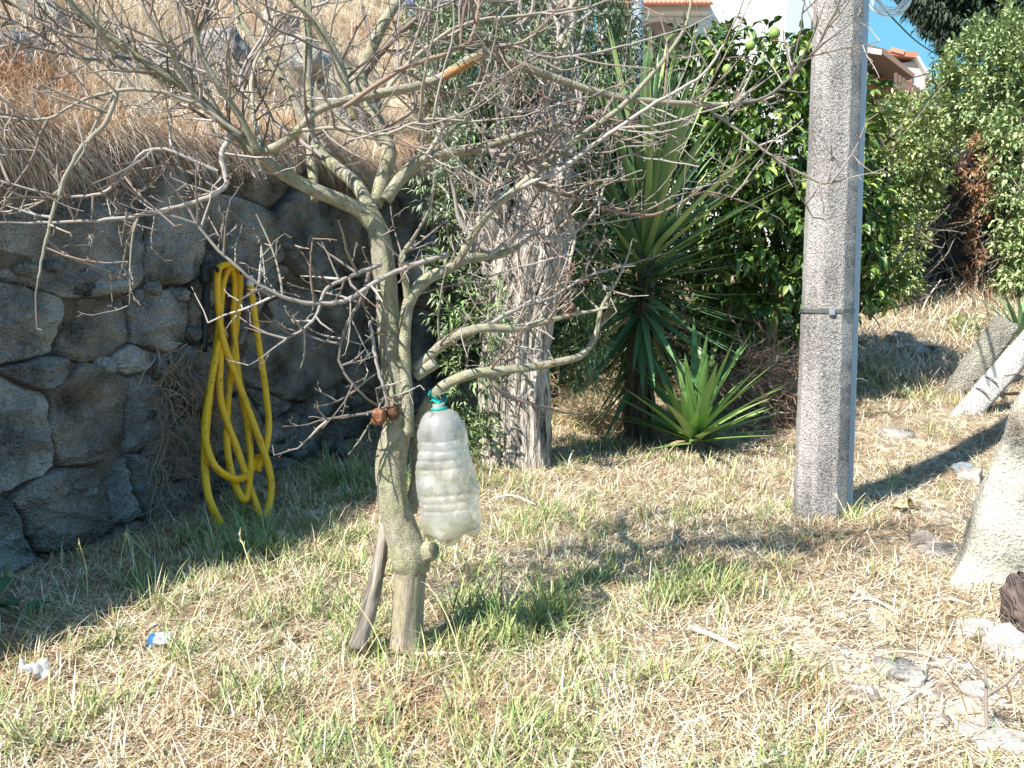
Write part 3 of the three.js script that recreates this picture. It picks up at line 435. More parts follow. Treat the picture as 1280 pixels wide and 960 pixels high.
// ---------------------------------------------------------------- the bare fruit tree
const twigCols = [[0.30, 0.265, 0.24], [0.24, 0.20, 0.175], [0.38, 0.34, 0.31], [0.22, 0.15, 0.115], [0.30, 0.27, 0.21], [0.18, 0.145, 0.125]];
{
  const D = 2.9, foot = P(506, 822, D), t = base('fruit_tree', foot, 'leafless crooked fruit tree with lichen-covered trunk in the middle of the grass', 'tree');
  const path = (list, thin = 1) => { const pts = list.map(([x, y, r, d]) => P(x, y, D + (d || 0))), rad = list.map(([x, y, r, d]) => M(r, D + (d || 0)) * thin); return [pts, rad]; };
  const solid = (name, list, m, per, radial, rough, seed) => { const [pts, rad] = path(list), s = new Soup(); s.tube(...spline(pts, rad, per), radial, C(1, 1, 1), rough, seed); return part(name, s.geo(), m, t); };
  solid('rootstock', [[494, 862, 40], [503, 838, 29], [507, 815, 23], [509, 780, 20], [512, 735, 19], [513, 704, 20]], mat.root, 30, 24, 0.16, 1);
  solid('trunk', [[516, 716, 20], [513, 702, 25], [507, 682, 24], [499, 655, 21], [491, 622, 19], [488, 588, 19], [492, 555, 19], [498, 528, 19], [497, 495, 17], [490, 442, 15], [484, 390, 13.5], [481, 345, 13], [476, 305, 13], [469, 278, 12], [459, 260, 11]], mat.bark, 90, 26, 0.2, 3);
  solid('pruned_knot', [[514, 694, 17], [527, 690, 15], [537, 688, 13, -0.02], [543, 687, 11, -0.03]], mat.bark, 12, 18, 0.25, 9);
  solid('pruned_stub', [[519, 470, 7], [536, 458, 8], [545, 452, 8]], mat.bark, 8, 12, 0.2, 5);
  // limbs: each a chain of photograph points (x, y, half width, further away by); the number in front is how many shoots it bears, then how long
  const limbs = [
    [6, 0.16, [[512, 640, 11, 0.05], [523, 596, 10, 0.07], [524, 545, 10, 0.08], [533, 508, 9, 0.06], [556, 482, 8, 0], [586, 468, 7.5, -0.02], [622, 464, 7, 0], [662, 459, 6, 0.03], [700, 452, 5.5, 0.06], [728, 443, 5, 0.1], [744, 420, 4, 0.12], [752, 385, 3, 0.15], [772, 350, 2, 0.2]]],
    [2, 0.1, [[612, 467, 4.5], [622, 486, 4], [648, 500, 3.5, 0.05], [690, 512, 2.5, 0.08]]],
    [6, 0.18, [[510, 545, 9, -0.03], [509, 500, 9, -0.04], [506, 450, 8.5, -0.04], [507, 405, 8.5, -0.04], [512, 376, 9, -0.03], [530, 352, 8.5, 0], [556, 338, 8, 0.03], [590, 322, 7, 0.1], [624, 318, 6, 0.15], [648, 308, 4, 0.2]]],
    [3, 0.15, [[511, 376, 6, -0.03], [506, 350, 5, -0.05], [502, 322, 4, -0.08], [515, 300, 3, -0.1]]],
    [7, 0.16, [[519, 462, 7], [536, 446, 7.5], [553, 431, 7.5, -0.02], [576, 417, 7, -0.04], [606, 410, 6.5, -0.04], [644, 411, 6, 0], [672, 404, 5, 0.02], [702, 396, 4, 0.03]]],
    [4, 0.14, [[600, 411, 3.5, -0.04], [650, 385, 3, 0], [690, 372, 2.6, 0.1], [735, 345, 2.2, 0.15], [790, 330, 1.6, 0.2]]],
    [16, 0.2, [[466, 280, 12], [448, 262, 11, -0.02], [418, 248, 10.5, -0.06], [380, 232, 10, -0.1], [348, 213, 9, -0.13], [322, 192, 8.5, -0.15], [300, 172, 7.5, -0.16], [276, 150, 6.5, -0.18], [246, 120, 6.5, -0.2], [205, 92, 6, -0.24], [150, 55, 5.5, -0.28], [98, 14, 5, -0.32], [70, -20, 4.5, -0.35]]],
    [12, 0.22, [[321, 192, 6.5, -0.17], [346, 183, 6.5, -0.2], [372, 163, 6, -0.22], [398, 138, 5.5, -0.22], [440, 124, 6.5, -0.2], [480, 116, 6.5, -0.18], [545, 100, 6, -0.12], [602, 68, 6, -0.1], [640, 78, 6, -0.05], [700, 100, 5.5, 0.05], [762, 119, 5, 0.1], [830, 128, 4.5, 0.15], [900, 131, 3.5, 0.2]]],
    [9, 0.16, [[900, 131, 2.5, 0.2], [955, 122, 2.4, 0.22], [992, 92, 2, 0.25], [1024, 54, 1.6, 0.27], [1046, 12, 1.2, 0.3]]],
    [7, 0.14, [[880, 132, 2.8, 0.2], [922, 163, 2.5, 0.2], [960, 192, 2.2, 0.2], [1000, 216, 2, 0.2], [1030, 229, 1.8, 0.2], [1056, 224, 1.2, 0.2]]],
    [8, 0.2, [[462, 262, 10], [446, 232, 10, 0.05], [426, 214, 9.5, 0.1], [404, 196, 8.5, 0.13], [388, 172, 7, 0.16], [372, 135, 6, 0.18], [350, 95, 5.5, 0.2], [322, 58, 5, 0.22], [298, 18, 4.5, 0.24], [288, -15, 4, 0.26]]],
    [8, 0.2, [[469, 258, 10, 0.04], [478, 225, 10.5, 0.05], [486, 190, 10.5, 0.06], [476, 162, 9.5, 0.08], [461, 128, 9, 0.1], [452, 98, 8.5, 0.12], [464, 62, 8.5, 0.13], [480, 28, 8, 0.15], [506, -12, 7, 0.18]]],
    [5, 0.2, [[452, 98, 5, 0.12], [480, 62, 4.5, 0.1], [515, 28, 4, 0.08], [560, 2, 3.4, 0.05], [590, -15, 3, 0.02]]],
    [4, 0.2, [[394, 250, 6, 0.2], [390, 205, 7, 0.25], [387, 150, 7, 0.28], [385, 80, 6.5, 0.3], [384, -15, 6, 0.32]]],
    [9, 0.2, [[322, 190, 5.5, -0.2], [302, 150, 5, -0.24], [272, 104, 4.6, -0.28], [252, 70, 4.4, -0.3], [242, 30, 4, -0.32], [234, -15, 3.6, -0.34]]],
    [7, 0.2, [[444, 150, 7, -0.12], [436, 122, 7, -0.14], [424, 80, 6.5, -0.16], [404, 42, 6, -0.18], [380, 12, 5.5, -0.2], [362, -12, 5, -0.2]]],
    [9, 0.18, [[272, 146, 4, -0.22], [238, 112, 4, -0.26], [212, 62, 3.6, -0.3], [184, 20, 3.2, -0.33], [170, -12, 3, -0.34]]],
    [10, 0.18, [[482, 250, 9, 0.02], [503, 220, 8.5, 0.04], [530, 198, 8, 0.06], [566, 190, 7.5, 0.08], [602, 184, 7, 0.1], [640, 172, 5.5, 0.12], [672, 164, 4, 0.15], [720, 150, 3, 0.2]]],
    [5, 0.15, [[598, 186, 5, 0.1], [622, 192, 5, 0.08], [648, 200, 4, 0.05], [668, 214, 3, 0.02]]],
    [7, 0.2, [[430, 135, 4, -0.24], [500, 88, 4, -0.26], [560, 66, 3.6, -0.26], [588, 50, 3.6, -0.26], [596, 20, 3, -0.26], [602, -15, 2.6, -0.26]]],
    [6, 0.18, [[592, 52, 2.5, -0.24], [640, 58, 2.2, -0.2], [690, 72, 2, -0.15], [760, 62, 1.8, -0.1], [840, 40, 1.4, -0.05]]],
    [8, 0.2, [[570, 332, 6, 0.04], [588, 300, 5.5, 0.02], [610, 268, 5.2, 0], [648, 234, 5, 0], [690, 200, 4.6, 0.03], [732, 166, 4.2, 0.06], [776, 134, 3.8, 0.1], [824, 82, 3.2, 0.14], [856, 34, 2.4, 0.18], [866, -8, 1.8, 0.2]]],
    [5, 0.2, [[646, 236, 4, 0], [700, 212, 3.8, -0.02], [760, 168, 3.2, -0.04], [820, 128, 2.8, -0.05], [880, 92, 2.2, -0.06], [905, 55, 1.6, -0.06]]],
    [7, 0.2, [[668, 222, 4, 0.1], [690, 238, 4.5, 0.12], [706, 262, 4, 0.12], [718, 296, 3, 0.1], [712, 330, 2, 0.08]]],
    [5, 0.14, [[700, 240, 3, 0.1], [760, 262, 2.6, 0.12], [820, 268, 2.2, 0.15], [880, 240, 1.8, 0.2], [930, 252, 1.4, 0.22]]],
    [13, 0.15, [[560, 318, 4.5, -0.05], [520, 330, 4.5, -0.08], [478, 348, 4, -0.12], [430, 376, 3.8, -0.16], [380, 378, 3.4, -0.2], [338, 364, 3, -0.24], [296, 334, 2.6, -0.28], [258, 296, 2.4, -0.3], [236, 262, 2, -0.32]]],
    [11, 0.15, [[288, 168, 4.6, -0.2], [277, 196, 4.4, -0.24], [282, 232, 4, -0.26], [238, 254, 3.4, -0.3], [180, 268, 3, -0.34], [120, 276, 2.6, -0.36], [34, 279, 2, -0.4]]],
    [7, 0.14, [[150, 100, 3.4, -0.3], [134, 150, 3.6, -0.36], [100, 188, 3.6, -0.4], [76, 236, 3.2, -0.42], [60, 290, 2.6, -0.44], [48, 348, 1.8, -0.46]]],
    [9, 0.15, [[300, 168, 4, -0.22], [240, 128, 3.4, -0.26], [180, 112, 3, -0.3], [110, 122, 2.6, -0.34], [60, 148, 2.2, -0.36], [0, 146, 1.8, -0.38]]],
    [8, 0.15, [[252, 120, 3.2, -0.22], [170, 74, 2.8, -0.24], [100, 72, 2.4, -0.26], [40, 38, 2, -0.28], [-10, 14, 1.6, -0.3]]],
    [7, 0.14, [[272, 214, 3, -0.26], [190, 186, 2.6, -0.3], [130, 240, 2.4, -0.34], [70, 244, 2, -0.36], [0, 226, 1.6, -0.4]]],
    [9, 0.12, [[476, 330, 4, -0.06], [440, 345, 3.4, -0.12], [408, 362, 3, -0.16], [392, 400, 2.4, -0.2], [352, 428, 2, -0.24]]],
    [7, 0.12, [[462, 340, 3.4, -0.05], [452, 372, 3, -0.1], [432, 410, 2.6, -0.12], [424, 450, 2.4, -0.14], [452, 492, 2.2, -0.12], [478, 512, 2, -0.06]]],
    [4, 0.1, [[484, 508, 2.6, -0.06], [462, 516, 2.4, -0.12], [430, 520, 2, -0.16], [398, 526, 1.4, -0.2]]],
    [3, 0.08, [[462, 400, 3, -0.06], [468, 440, 3, -0.08], [478, 480, 2.6, -0.08], [488, 510, 2.4, -0.06], [512, 528, 2, -0.04]]],
    [10, 0.2, [[590, 322, 3.6, 0.1], [600, 280, 3.2, 0.14], [625, 230, 2.8, 0.2], [620, 170, 2.2, 0.26], [640, 110, 1.8, 0.3]]],
    [9, 0.2, [[612, 318, 3.6, 0.12], [660, 290, 3.2, 0.18], [700, 300, 2.8, 0.22], [740, 270, 2.2, 0.26], [760, 220, 1.8, 0.3]]],
    [9, 0.2, [[530, 200, 3.6, 0], [560, 150, 3.2, -0.04], [580, 110, 2.8, -0.08], [640, 140, 2.2, -0.1], [700, 130, 1.8, -0.12]]],
    [8, 0.2, [[300, 172, 4, -0.1], [262, 120, 3.4, -0.06], [240, 62, 3, 0], [222, 10, 2.6, 0.04], [212, -20, 2, 0.06]]],
    [8, 0.2, [[335, 205, 4, -0.1], [318, 150, 3.6, -0.05], [316, 90, 3, 0], [338, 30, 2.6, 0.02], [350, -20, 2.2, 0.03]]],
    [9, 0.2, [[205, 92, 3.6, -0.24], [150, 84, 3, -0.28], [100, 46, 2.6, -0.3], [40, 18, 2, -0.32], [-10, -6, 1.6, -0.34]]],
    [9, 0.2, [[372, 163, 3.6, -0.22], [420, 160, 3.2, -0.26], [480, 168, 2.8, -0.3], [530, 150, 2.2, -0.32], [590, 152, 1.6, -0.34]]],
    [9, 0.2, [[480, 116, 3.6, -0.18], [520, 70, 3.2, -0.14], [580, 30, 2.8, -0.1], [650, 20, 2.2, -0.06], [720, 10, 1.6, 0]]],
    [6, 0.16, [[602, 184, 3.6, 0.1], [640, 210, 3, 0.05], [690, 190, 2.6, 0], [740, 205, 2, 0], [800, 190, 1.5, 0]]],
    [8, 0.18, [[404, 196, 3.6, 0.1], [340, 150, 3.2, 0.12], [300, 100, 2.8, 0.15], [330, 40, 2.2, 0.18], [340, -10, 1.8, 0.2]]],
    [8, 0.18, [[476, 162, 3.6, 0.05], [520, 130, 3.2, 0.03], [500, 80, 2.8, 0], [530, 30, 2.2, -0.04], [550, -12, 1.8, -0.06]]],
  ];
  const r = rng(77);
  limbs.forEach(([n, len, list], i) => {
    const [pts, rad] = path(list, list[0][2] > 5 ? 0.86 : 0.78), [sp, sr] = spline(pts, rad, pts.length * 5), s = new Soup(), big = list[0][2] > 5;
    if (big) s.tube(sp, sr, 12, C(1, 1, 1), 0.16, i * 3); else { const q = sp.map((p) => p.clone().addScaledVector(randDir(r), 0.002)); s.tube(q, sr, 8, pick(r, twigCols), 0.1, i); }
    const b = part('branch', s.geo(), big ? mat.bark : mat.twig, t);
    const w = new Soup(); let L = 0; for (let k = 1; k < sp.length; k++) L += sp[k].distanceTo(sp[k - 1]);
    for (let k = 0; k < n * 1.5; k++) {
      const j = floor(mixn(big ? 0.25 : 0.08, 0.99, r()) * (sp.length - 1)), d = sp[min(j + 1, sp.length - 1)].clone().sub(sp[max(0, j - 1)]).normalize();
      const out = randDir(r); out.addScaledVector(d, -out.dot(d)).normalize().addScaledVector(d, 0.25 + 0.6 * r()).add(V(0, 0.25, 0)).normalize();
      shoot(w, r, sp[j], out, len * (0.5 + 1.3 * r()), M(1.15 + 0.65 * r(), D), r() < 0.5 ? 2 : 1, twigCols);
    }
    const e = sp[sp.length - 1], dd = e.clone().sub(sp[sp.length - 3]).normalize(); shoot(w, r, e, dd, len, max(sr[sr.length - 1] * 0.9, 0.002), 2, twigCols);
    const tw = part('twigs', w.geo(), mat.twig, b); tw.userData.kind = 'stuff';
    if (i === 7) { // the sawn, orange heartwood length on the long limb
      const q = new Soup(), f = [[548, 99, 5.2, -0.118], [560, 93, 6.1, -0.116], [582, 81, 6.2, -0.108], [600, 69.5, 6.2, -0.101], [604, 69, 5, -0.1]], [a, c] = path(f, 0.9); q.tube(...spline(a, c, 8), 12, C(1, 1, 1), 0.1, 4); part('peeled_bark', q.geo(), std({ color: C(0.50, 0.29, 0.13), map: tx.bark, bumpMap: tx.oliveBump, bumpScale: 0.004 }), b).userData.label = 'peeled orange stretch of a branch';
    }
  });
  const fr = std({ color: C(0.30, 0.13, 0.06), map: tx.rock, bumpMap: tx.rockBump, bumpScale: 0.01, roughness: 0.6 });
  [[473, 521, 9, -0.1], [491, 515, 8, -0.06], [711, 388, 8.5, 0.05]].forEach(([x, y, px, d], k) => {
    const c = P(x, y, D + d), R = M(px, D), g = blob(R, R * 1.2, R, 3, 0.28, 1.3, k * 5); g.translate(c.x, c.y, c.z); const f = part('dried_fruit', g, fr, t);
    const s = new Soup(); s.tube([c.clone().add(V(0, R, 0)), c.clone().add(V(0.006, R * 1.8, 0)), c.clone().add(V(-0.004, R * 2.6, 0))], [0.002, 0.0018, 0.0018], 5, pick(r, twigCols)); part('stalk', s.geo(), mat.twig, f);
  });
}
// grey stake leaning on the trunk's left side
{
  const s = new Soup(), a = P(446, 812, 2.82), b = P(482, 655, 2.93); s.tube(...spline([a, a.clone().lerp(b, 0.4).add(V(0.012, 0, 0)), b], [M(11, 2.9), M(10, 2.9), M(8, 2.9)], 24), 14, C(1, 1, 1), 0.25, 2);
  tag(part('wooden_stake', s.geo(), std({ color: C(0.36, 0.33, 0.30), map: tx.olive, bumpMap: tx.oliveBump, bumpScale: 0.006 })), 'weathered grey stick leaning against the foot of the bare fruit tree', 'stake');
}

// ---------------------------------------------------------------- the plastic bottle and its cord
{
  const D = 2.78, bot = P(566, 668, D), top = P(549, 512, D), ax = top.clone().sub(bot), H = ax.length(), up = ax.clone().normalize(), q = new THREE.Quaternion().setFromUnitVectors(V(0, 1, 0), up).multiply(new THREE.Quaternion().setFromAxisAngle(V(0, 1, 0), 0.5));
  const R = M(39, D), prof = (v) => { // radius up the bottle, 0 base .. 1 neck
    const r = v < 0.05 ? mixn(0.80, 0.97, smooth(0, 0.05, v)) : v < 0.3 ? mixn(0.97, 1.0, smooth(0.05, 0.3, v)) : v < 0.8 ? mixn(1.0, 0.76, pow((v - 0.3) / 0.5, 1.4)) : mixn(0.24, 0.76, sqrt(max(0, 1 - ((v - 0.8) / 0.2) ** 2)));
    let rib = 0; for (const c of [0.24, 0.30, 0.36, 0.56, 0.63, 0.70, 0.77]) rib -= 0.028 * exp(-(((v - c) / 0.012) ** 2)); return r + rib;
  };
  const nu = 72, nv = 110, pos = [], uv = [], ix = [];
  for (let j = 0; j <= nv; j++) for (let i = 0; i <= nu; i++) {
    const v = j / nv, a = i / nu * 2 * PI, sq = 1 + 0.05 * cos(4 * a) * smooth(0, 0.2, v) * (1 - smooth(0.6, 0.9, v)), f = exp(-v * 22);
    const dent = (0.12 * fbm(cos(a) * 1.3, v * 3.2, sin(a) * 1.3, 2) - 0.16 * max(0, noise(cos(a) * 2.2 + 4, v * 5, sin(a) * 2.2))) * smooth(0.1, 0.35, v) * (1 - smooth(0.75, 0.95, v));
    const r = R * (prof(v) * sq + dent), y = v * H - f * 0.16 * R + f * 0.34 * R * pow(abs(cos(a * 2 + 0.4)), 3), k = 1; pos.push(r * cos(a) * k, y, r * sin(a)); uv.push(i / nu * 0.6, v * H);
  }
  for (let j = 0; j < nv; j++) for (let i = 0; i < nu; i++) { const a = j * (nu + 1) + i, b = a + nu + 1; ix.push(a, b, b + 1, a, b + 1, a + 1); }
  const c0 = pos.length / 3; pos.push(0, 0.12 * R, 0); uv.push(0, 0); for (let i = 0; i < nu; i++) ix.push(c0, i, i + 1);
  const g = new THREE.BufferGeometry(); g.setAttribute('position', new THREE.Float32BufferAttribute(pos, 3)); g.setAttribute('uv', new THREE.Float32BufferAttribute(uv, 2)); g.setIndex(ix); g.computeVertexNormals(); g.applyQuaternion(q); g.translate(bot.x, bot.y, bot.z);
  const t = base('plastic_bottle', bot, 'large cloudy ribbed plastic bottle hanging upside from the bare tree by a teal cord', 'bottle');
  const grime = texture(512, (u, v) => { const a = smooth(0.50, 0.66, tfbm(u, v, 5, 6, 7, 5)), b = tile(u, v, 170, 170, 4) > 0.84 ? 1 : 0, k = 1 - 0.1 * b; return [k * mixn(0.94, 0.72, a), k * mixn(0.94, 0.71, a), k * mixn(0.93, 0.60, a)]; }, [0.6, 0.45], true);
  part('body', g, new THREE.MeshPhysicalMaterial({ color: C(0.92, 0.92, 0.92), map: grime, transmission: 0.78, roughness: 0.45, thickness: 0, side: THREE.DoubleSide, specularIntensity: 1, clearcoat: 1, clearcoatRoughness: 0.12 }), t);
  // a little murky rain water standing in the lobes
  const w = blob(R * 0.86, R * 0.16, R * 0.86, 4, 0.05, 2, 3); w.applyQuaternion(q); const wc = bot.clone().addScaledVector(up, R * 0.26); w.translate(wc.x, wc.y, wc.z); part('murky_water', w, new THREE.MeshPhysicalMaterial({ color: C(0.55, 0.55, 0.36), roughness: 0.3, transmission: 0.5, thickness: 0 }), t);
  const nk = new THREE.CylinderGeometry(R * 0.2, R * 0.22, M(9, D), 24); nk.applyQuaternion(q); const n0 = top.clone().addScaledVector(up, M(3, D)); nk.translate(n0.x, n0.y, n0.z); part('cap', nk, std({ color: C(0.30, 0.33, 0.28), roughness: 0.5 }), t);
  const s = new Soup(), col = C(0.0, 0.30, 0.26), b = P(546, 494, 2.93);
  const ld = P(556, 482, 2.9).sub(P(533, 508, 2.96)).normalize(), e1 = V(0, 0, 1).addScaledVector(ld, -ld.z).normalize(), e2 = ld.clone().cross(e1), loop = []; for (let k = 0; k <= 14; k++) { const a = k / 14 * 2 * PI; loop.push(b.clone().addScaledVector(e1, 0.026 * cos(a)).addScaledVector(e2, 0.026 * sin(a))); }
  s.tube(loop, loop.map(() => 0.0045), 6, col); s.tube(loop.map((p) => p.clone().add(V(0.009, -0.004, 0.002))), loop.map(() => 0.004), 6, col);
  s.tube([V(b.x - 0.02, b.y - 0.02, b.z + 0.012), P(541, 500, 2.8), n0.clone().add(V(0, 0.012, 0))], [0.004, 0.004, 0.004], 6, col);
  s.tube([V(b.x - 0.02, b.y + 0.0, b.z + 0.02), P(538, 489, 2.83), P(536, 494, 2.8)], [0.004, 0.0035, 0.003], 6, col);
  s.tube([V(b.x + 0.02, b.y - 0.02, b.z + 0.012), P(550, 503, 2.79), n0.clone()], [0.004, 0.004, 0.004], 6, col);
  const nl = []; for (let k = 0; k <= 14; k++) { const a = k / 14 * 2 * PI, v = V(R * 0.235 * cos(a), 0, R * 0.235 * sin(a)).applyQuaternion(q); nl.push(v.add(n0).addScaledVector(up, -0.004)); } s.tube(nl, nl.map(() => 0.0045), 6, col);
  tag(part('teal_cord', s.geo(), std({ vertexColors: true, roughness: 0.6 })), 'bright teal cord tied round a limb of the bare tree above the bottle', 'cord');
}
// ---------------------------------------------------------------- the yellow hose and what it hangs from
{
  const w = (x, y, o) => onWall(x, y, o), rad = 0.019, out = (y) => 0.38 * smooth(400, 650, y);
  const list = [[276, 655, 0.16], [262, 625, 0.13], [256, 585, 0.11], [258, 535, 0.09], [264, 480, 0.08], [274, 405, 0.08], [280, 350, 0.09], [287, 336, 0.11], [293, 346, 0.1], [292, 400, 0.11], [298, 470, 0.12], [309, 530, 0.13], [313, 580, 0.15], [305, 625, 0.2], [292, 600, 0.14], [284, 560, 0.1], [285, 500, 0.1], [294, 420, 0.11], [300, 352, 0.1], [297, 335, 0.12], [276, 333, 0.14], [272, 345, 0.16], [278, 420, 0.18], [297, 475, 0.2], [319, 535, 0.22], [336, 585, 0.24], [339, 615, 0.25], [329, 650, 0.27], [318, 625, 0.2], [296, 560, 0.14], [276, 500, 0.13], [276, 420, 0.13], [262, 490, 0.15], [257, 550, 0.17], [269, 583, 0.19], [291, 598, 0.2], [309, 594, 0.17], [322, 570, 0.12]];
  const pts = list.map(([x, y, o]) => w(x, y, o * 0.7 + out(y))), s = new Soup(), c = new THREE.CatmullRomCurve3(pts, false, 'centripetal'), P2 = c.getPoints(620); s.tube(P2, P2.map(() => rad), 16, C(1, 1, 1));
  const t = base('garden_hose', w(300, 480, 0.1), 'faded yellow garden hose hung in long loops against the stone wall', 'hose'); part('hose_coil', s.geo(), mat.hose, t);
  const e = [[313, 354, 0.16], [318, 390, 0.18], [325, 440, 0.2], [333, 495, 0.2], [336, 535, 0.19], [331, 565, 0.15], [322, 590, 0.1]].map(([x, y, o]) => w(x, y, o + out(y))), s2 = new Soup(), ce = new THREE.CatmullRomCurve3(e, false, 'centripetal').getPoints(90); s2.tube(ce, ce.map(() => rad * 0.95), 16, C(1, 1, 1)); part('loose_length', s2.geo(), mat.hose, t);
  const s3 = new Soup(), j = e[0].clone(), d = V(0, 1, 0); s3.tube([j.clone().addScaledVector(d, -0.015), j.clone().addScaledVector(d, 0.012), j.clone().addScaledVector(d, 0.013), j.clone().addScaledVector(d, 0.045)], [rad * 1.18, rad * 1.18, rad * 0.85, rad * 0.8], 14, C(1, 1, 1)); part('white_coupling', s3.geo(), std({ color: C(0.75, 0.75, 0.72), roughness: 0.4 }), t);
  // black strap and peg
  const k = base('hose_hook', w(258, 335, 0.05), 'black plastic hook with a hanging strap beside the yellow hose', 'hook');
  const s4 = new Soup(); s4.tube(...spline([w(259, 345, 0.03), w(257, 395, 0.04), w(255, 440, 0.035)], [0.022, 0.020, 0.018], 10), 10, C(1, 1, 1), 0.05); part('strap', s4.geo(), mat.black, k);
  const b = new RoundedBoxGeometry(0.062, 0.11, 0.05, 3, 0.02); b.rotateY(0.93); const c5 = w(257, 342, 0.05); b.translate(c5.x, c5.y, c5.z); part('bracket', b, mat.black, k);
  const s6 = new Soup(); s6.tube([w(270, 333, -0.05), w(272, 338, 0.18)], [0.012, 0.012], 8, C(1, 1, 1)); s6.tube([w(300, 338, -0.05), w(302, 341, 0.2)], [0.012, 0.012], 8, C(1, 1, 1)); part('peg', s6.geo(), mat.black, k);
}
// ---------------------------------------------------------------- the concrete pole
{
  const foot = V(1.662, groundH(1.66, -4.66), -4.66), t = base('utility_pole', foot, 'tall octagonal grey concrete pole with a speckled surface and a conduit on its side', 'pole');
  const Hh = 8, R0 = 0.142, R1 = 0.082, oct = (r, y, turn = PI / 8) => Array.from({ length: 8 }, (_, k) => V(r * cos(turn + k * PI / 4), y, r * sin(turn + k * PI / 4)));
  const turn = PI / 8 + 0.12, pos = [], uv = [], ix = [], rows = 420, be = 0.1;
  for (let j = 0; j <= rows; j++) { const y = -0.4 + (Hh + 0.4) * j / rows, r = mixn(R0, R1, y / Hh), c = oct(r, y, turn); for (let k = 0; k < 8; k++) for (const f of [be * 0.5, 1 - be * 0.5]) { const a = c[k], b = c[(k + 1) % 8], p = a.clone().lerp(b, f), chip = 1 - 0.03 * max(0, noise(k * 3.1 + (f > 0.5 ? 1 : 0), y * 9, 3)) - 0.05 * max(0, noise(k * 5.3 + (f > 0.5 ? 1 : 0), y * 23, 8) - 0.15); p.x *= chip; p.z *= chip; pos.push(p.x, p.y, p.z); uv.push((k + f) * r * 0.77, y); } }
  for (let j = 0; j < rows; j++) for (let k = 0; k < 16; k++) { const a = j * 16 + k, b = j * 16 + (k + 1) % 16; ix.push(a, a + 16, b + 16, a, b + 16, b); }
  let g = new THREE.BufferGeometry(); g.setAttribute('position', new THREE.Float32BufferAttribute(pos, 3)); g.setAttribute('uv', new THREE.Float32BufferAttribute(uv, 2)); g.setIndex(ix); g = toCreasedNormals(g, 0.3); g.translate(foot.x, foot.y, foot.z); part('shaft', g, mat.concrete, t);
  const yb = P(1040, 389, 4.5).y - foot.y, band = [], rb = mixn(R0, R1, yb / Hh) + 0.004, h = 0.0095; const o = oct(rb, 0, turn);
  const bp = [], bi = []; for (const [y, q] of [[-h, 1], [-h, 1.015], [h, 1.015], [h, 1]]) for (const c of o) bp.push(c.x * q + foot.x, y + yb + foot.y, c.z * q + foot.z);
  for (let k = 0; k < 3; k++) for (let j = 0; j < 8; j++) { const a = k * 8 + j, b = k * 8 + (j + 1) % 8; bi.push(a, a + 8, b + 8, a, b + 8, b); }
  let bg = new THREE.BufferGeometry(); bg.setAttribute('position', new THREE.Float32BufferAttribute(bp, 3)); bg.setIndex(bi); bg = toCreasedNormals(bg, 0.3);
  const bd = part('steel_band', bg, std({ color: C(0.13, 0.14, 0.14), roughness: 0.5, metalness: 0.3 }), t); const bk = new RoundedBoxGeometry(0.03, 0.03, 0.014, 2, 0.004); bk.translate(foot.x - 0.02, foot.y + yb - 0.006, foot.z + rb * 0.96); part('buckle', bk, mat.steel, bd);
  // conduit down the right hand side
  const cx = (y) => { const r = mixn(R0, R1, y / Hh); return V(foot.x + r * 0.98 + 0.024, foot.y + y, foot.z - 0.045); }; const c0 = cx(0.03), c1 = cx(7.6), cl = c0.distanceTo(c1), cg = new RoundedBoxGeometry(0.046, cl, 0.06, 3, 0.008); cg.applyQuaternion(new THREE.Quaternion().setFromUnitVectors(V(0, 1, 0), c1.clone().sub(c0).normalize())); cg.translate((c0.x + c1.x) / 2, (c0.y + c1.y) / 2, (c0.z + c1.z) / 2); part('conduit', cg, mat.pipe, t);
}
// ---------------------------------------------------------------- stones, posts, sticks and litter on the ground
const stoneAt = (px, py, wpx, hpx, label, m, seed, group, sink = 0.3) => { const p = G(px, py), d = -p.z, g = blob(M(wpx / 2, d), M(hpx / 2, d) * 1.1, M(wpx / 2, d) * 0.8, 4, 0.4, 1.3, seed); g.rotateY(seed); g.translate(p.x, p.y + M(hpx, d) * (0.5 - sink), p.z); return tag(part('stone', g, m), label, 'stone', group); };
stoneAt(1212, 604, 34, 26, 'pale rounded stone at the edge of the pole shadow beside the granite post', mat.paleRock, 1);
stoneAt(1204, 594, 26, 18, 'blue grey angular stone lying inside the shadow of the pole', std({ color: C(0.42, 0.50, 0.56), map: tx.rock, bumpMap: tx.rockBump, bumpScale: 0.02 }), 2, null, 0.25);
stoneAt(1156, 682, 44, 20, 'pale stone half buried in straw right of the pole foot', mat.paleRock, 3);
stoneAt(1176, 688, 60, 14, 'long flat pale stone sunk in straw left of the leaning granite post', mat.paleRock, 4, null, 0.45);
stoneAt(1124, 846, 66, 26, 'flat white broken stone in the bare patch near the right foreground', mat.paleRock, 5, null, 0.4);
stoneAt(1222, 868, 44, 20, 'small pale stone beside a dry twig in the right foreground', mat.paleRock, 6, null, 0.4);
stoneAt(1216, 792, 56, 26, 'bleached stone just below the foot of the granite post', mat.paleRock, 7, null, 0.4);
stoneAt(1262, 822, 70, 46, 'largest pale stone at the right edge under the dark stump', mat.paleRock, 8, null, 0.35);
stoneAt(1252, 935, 90, 30, 'whitish stone in the bottom right corner', mat.paleRock, 9, null, 0.4);
stoneAt(1124, 426, 34, 16, 'pale stone lying high on the dry slope right of the pole', mat.paleRock, 10, null, 0.35);
stoneAt(1150, 440, 60, 16, 'broad pale slab half covered with straw high on the dry slope', mat.paleRock, 11, null, 0.45);
stoneAt(1122, 545, 44, 14, 'whitish stone bedded in the grass behind the pole shadow', mat.paleRock, 12, null, 0.4);
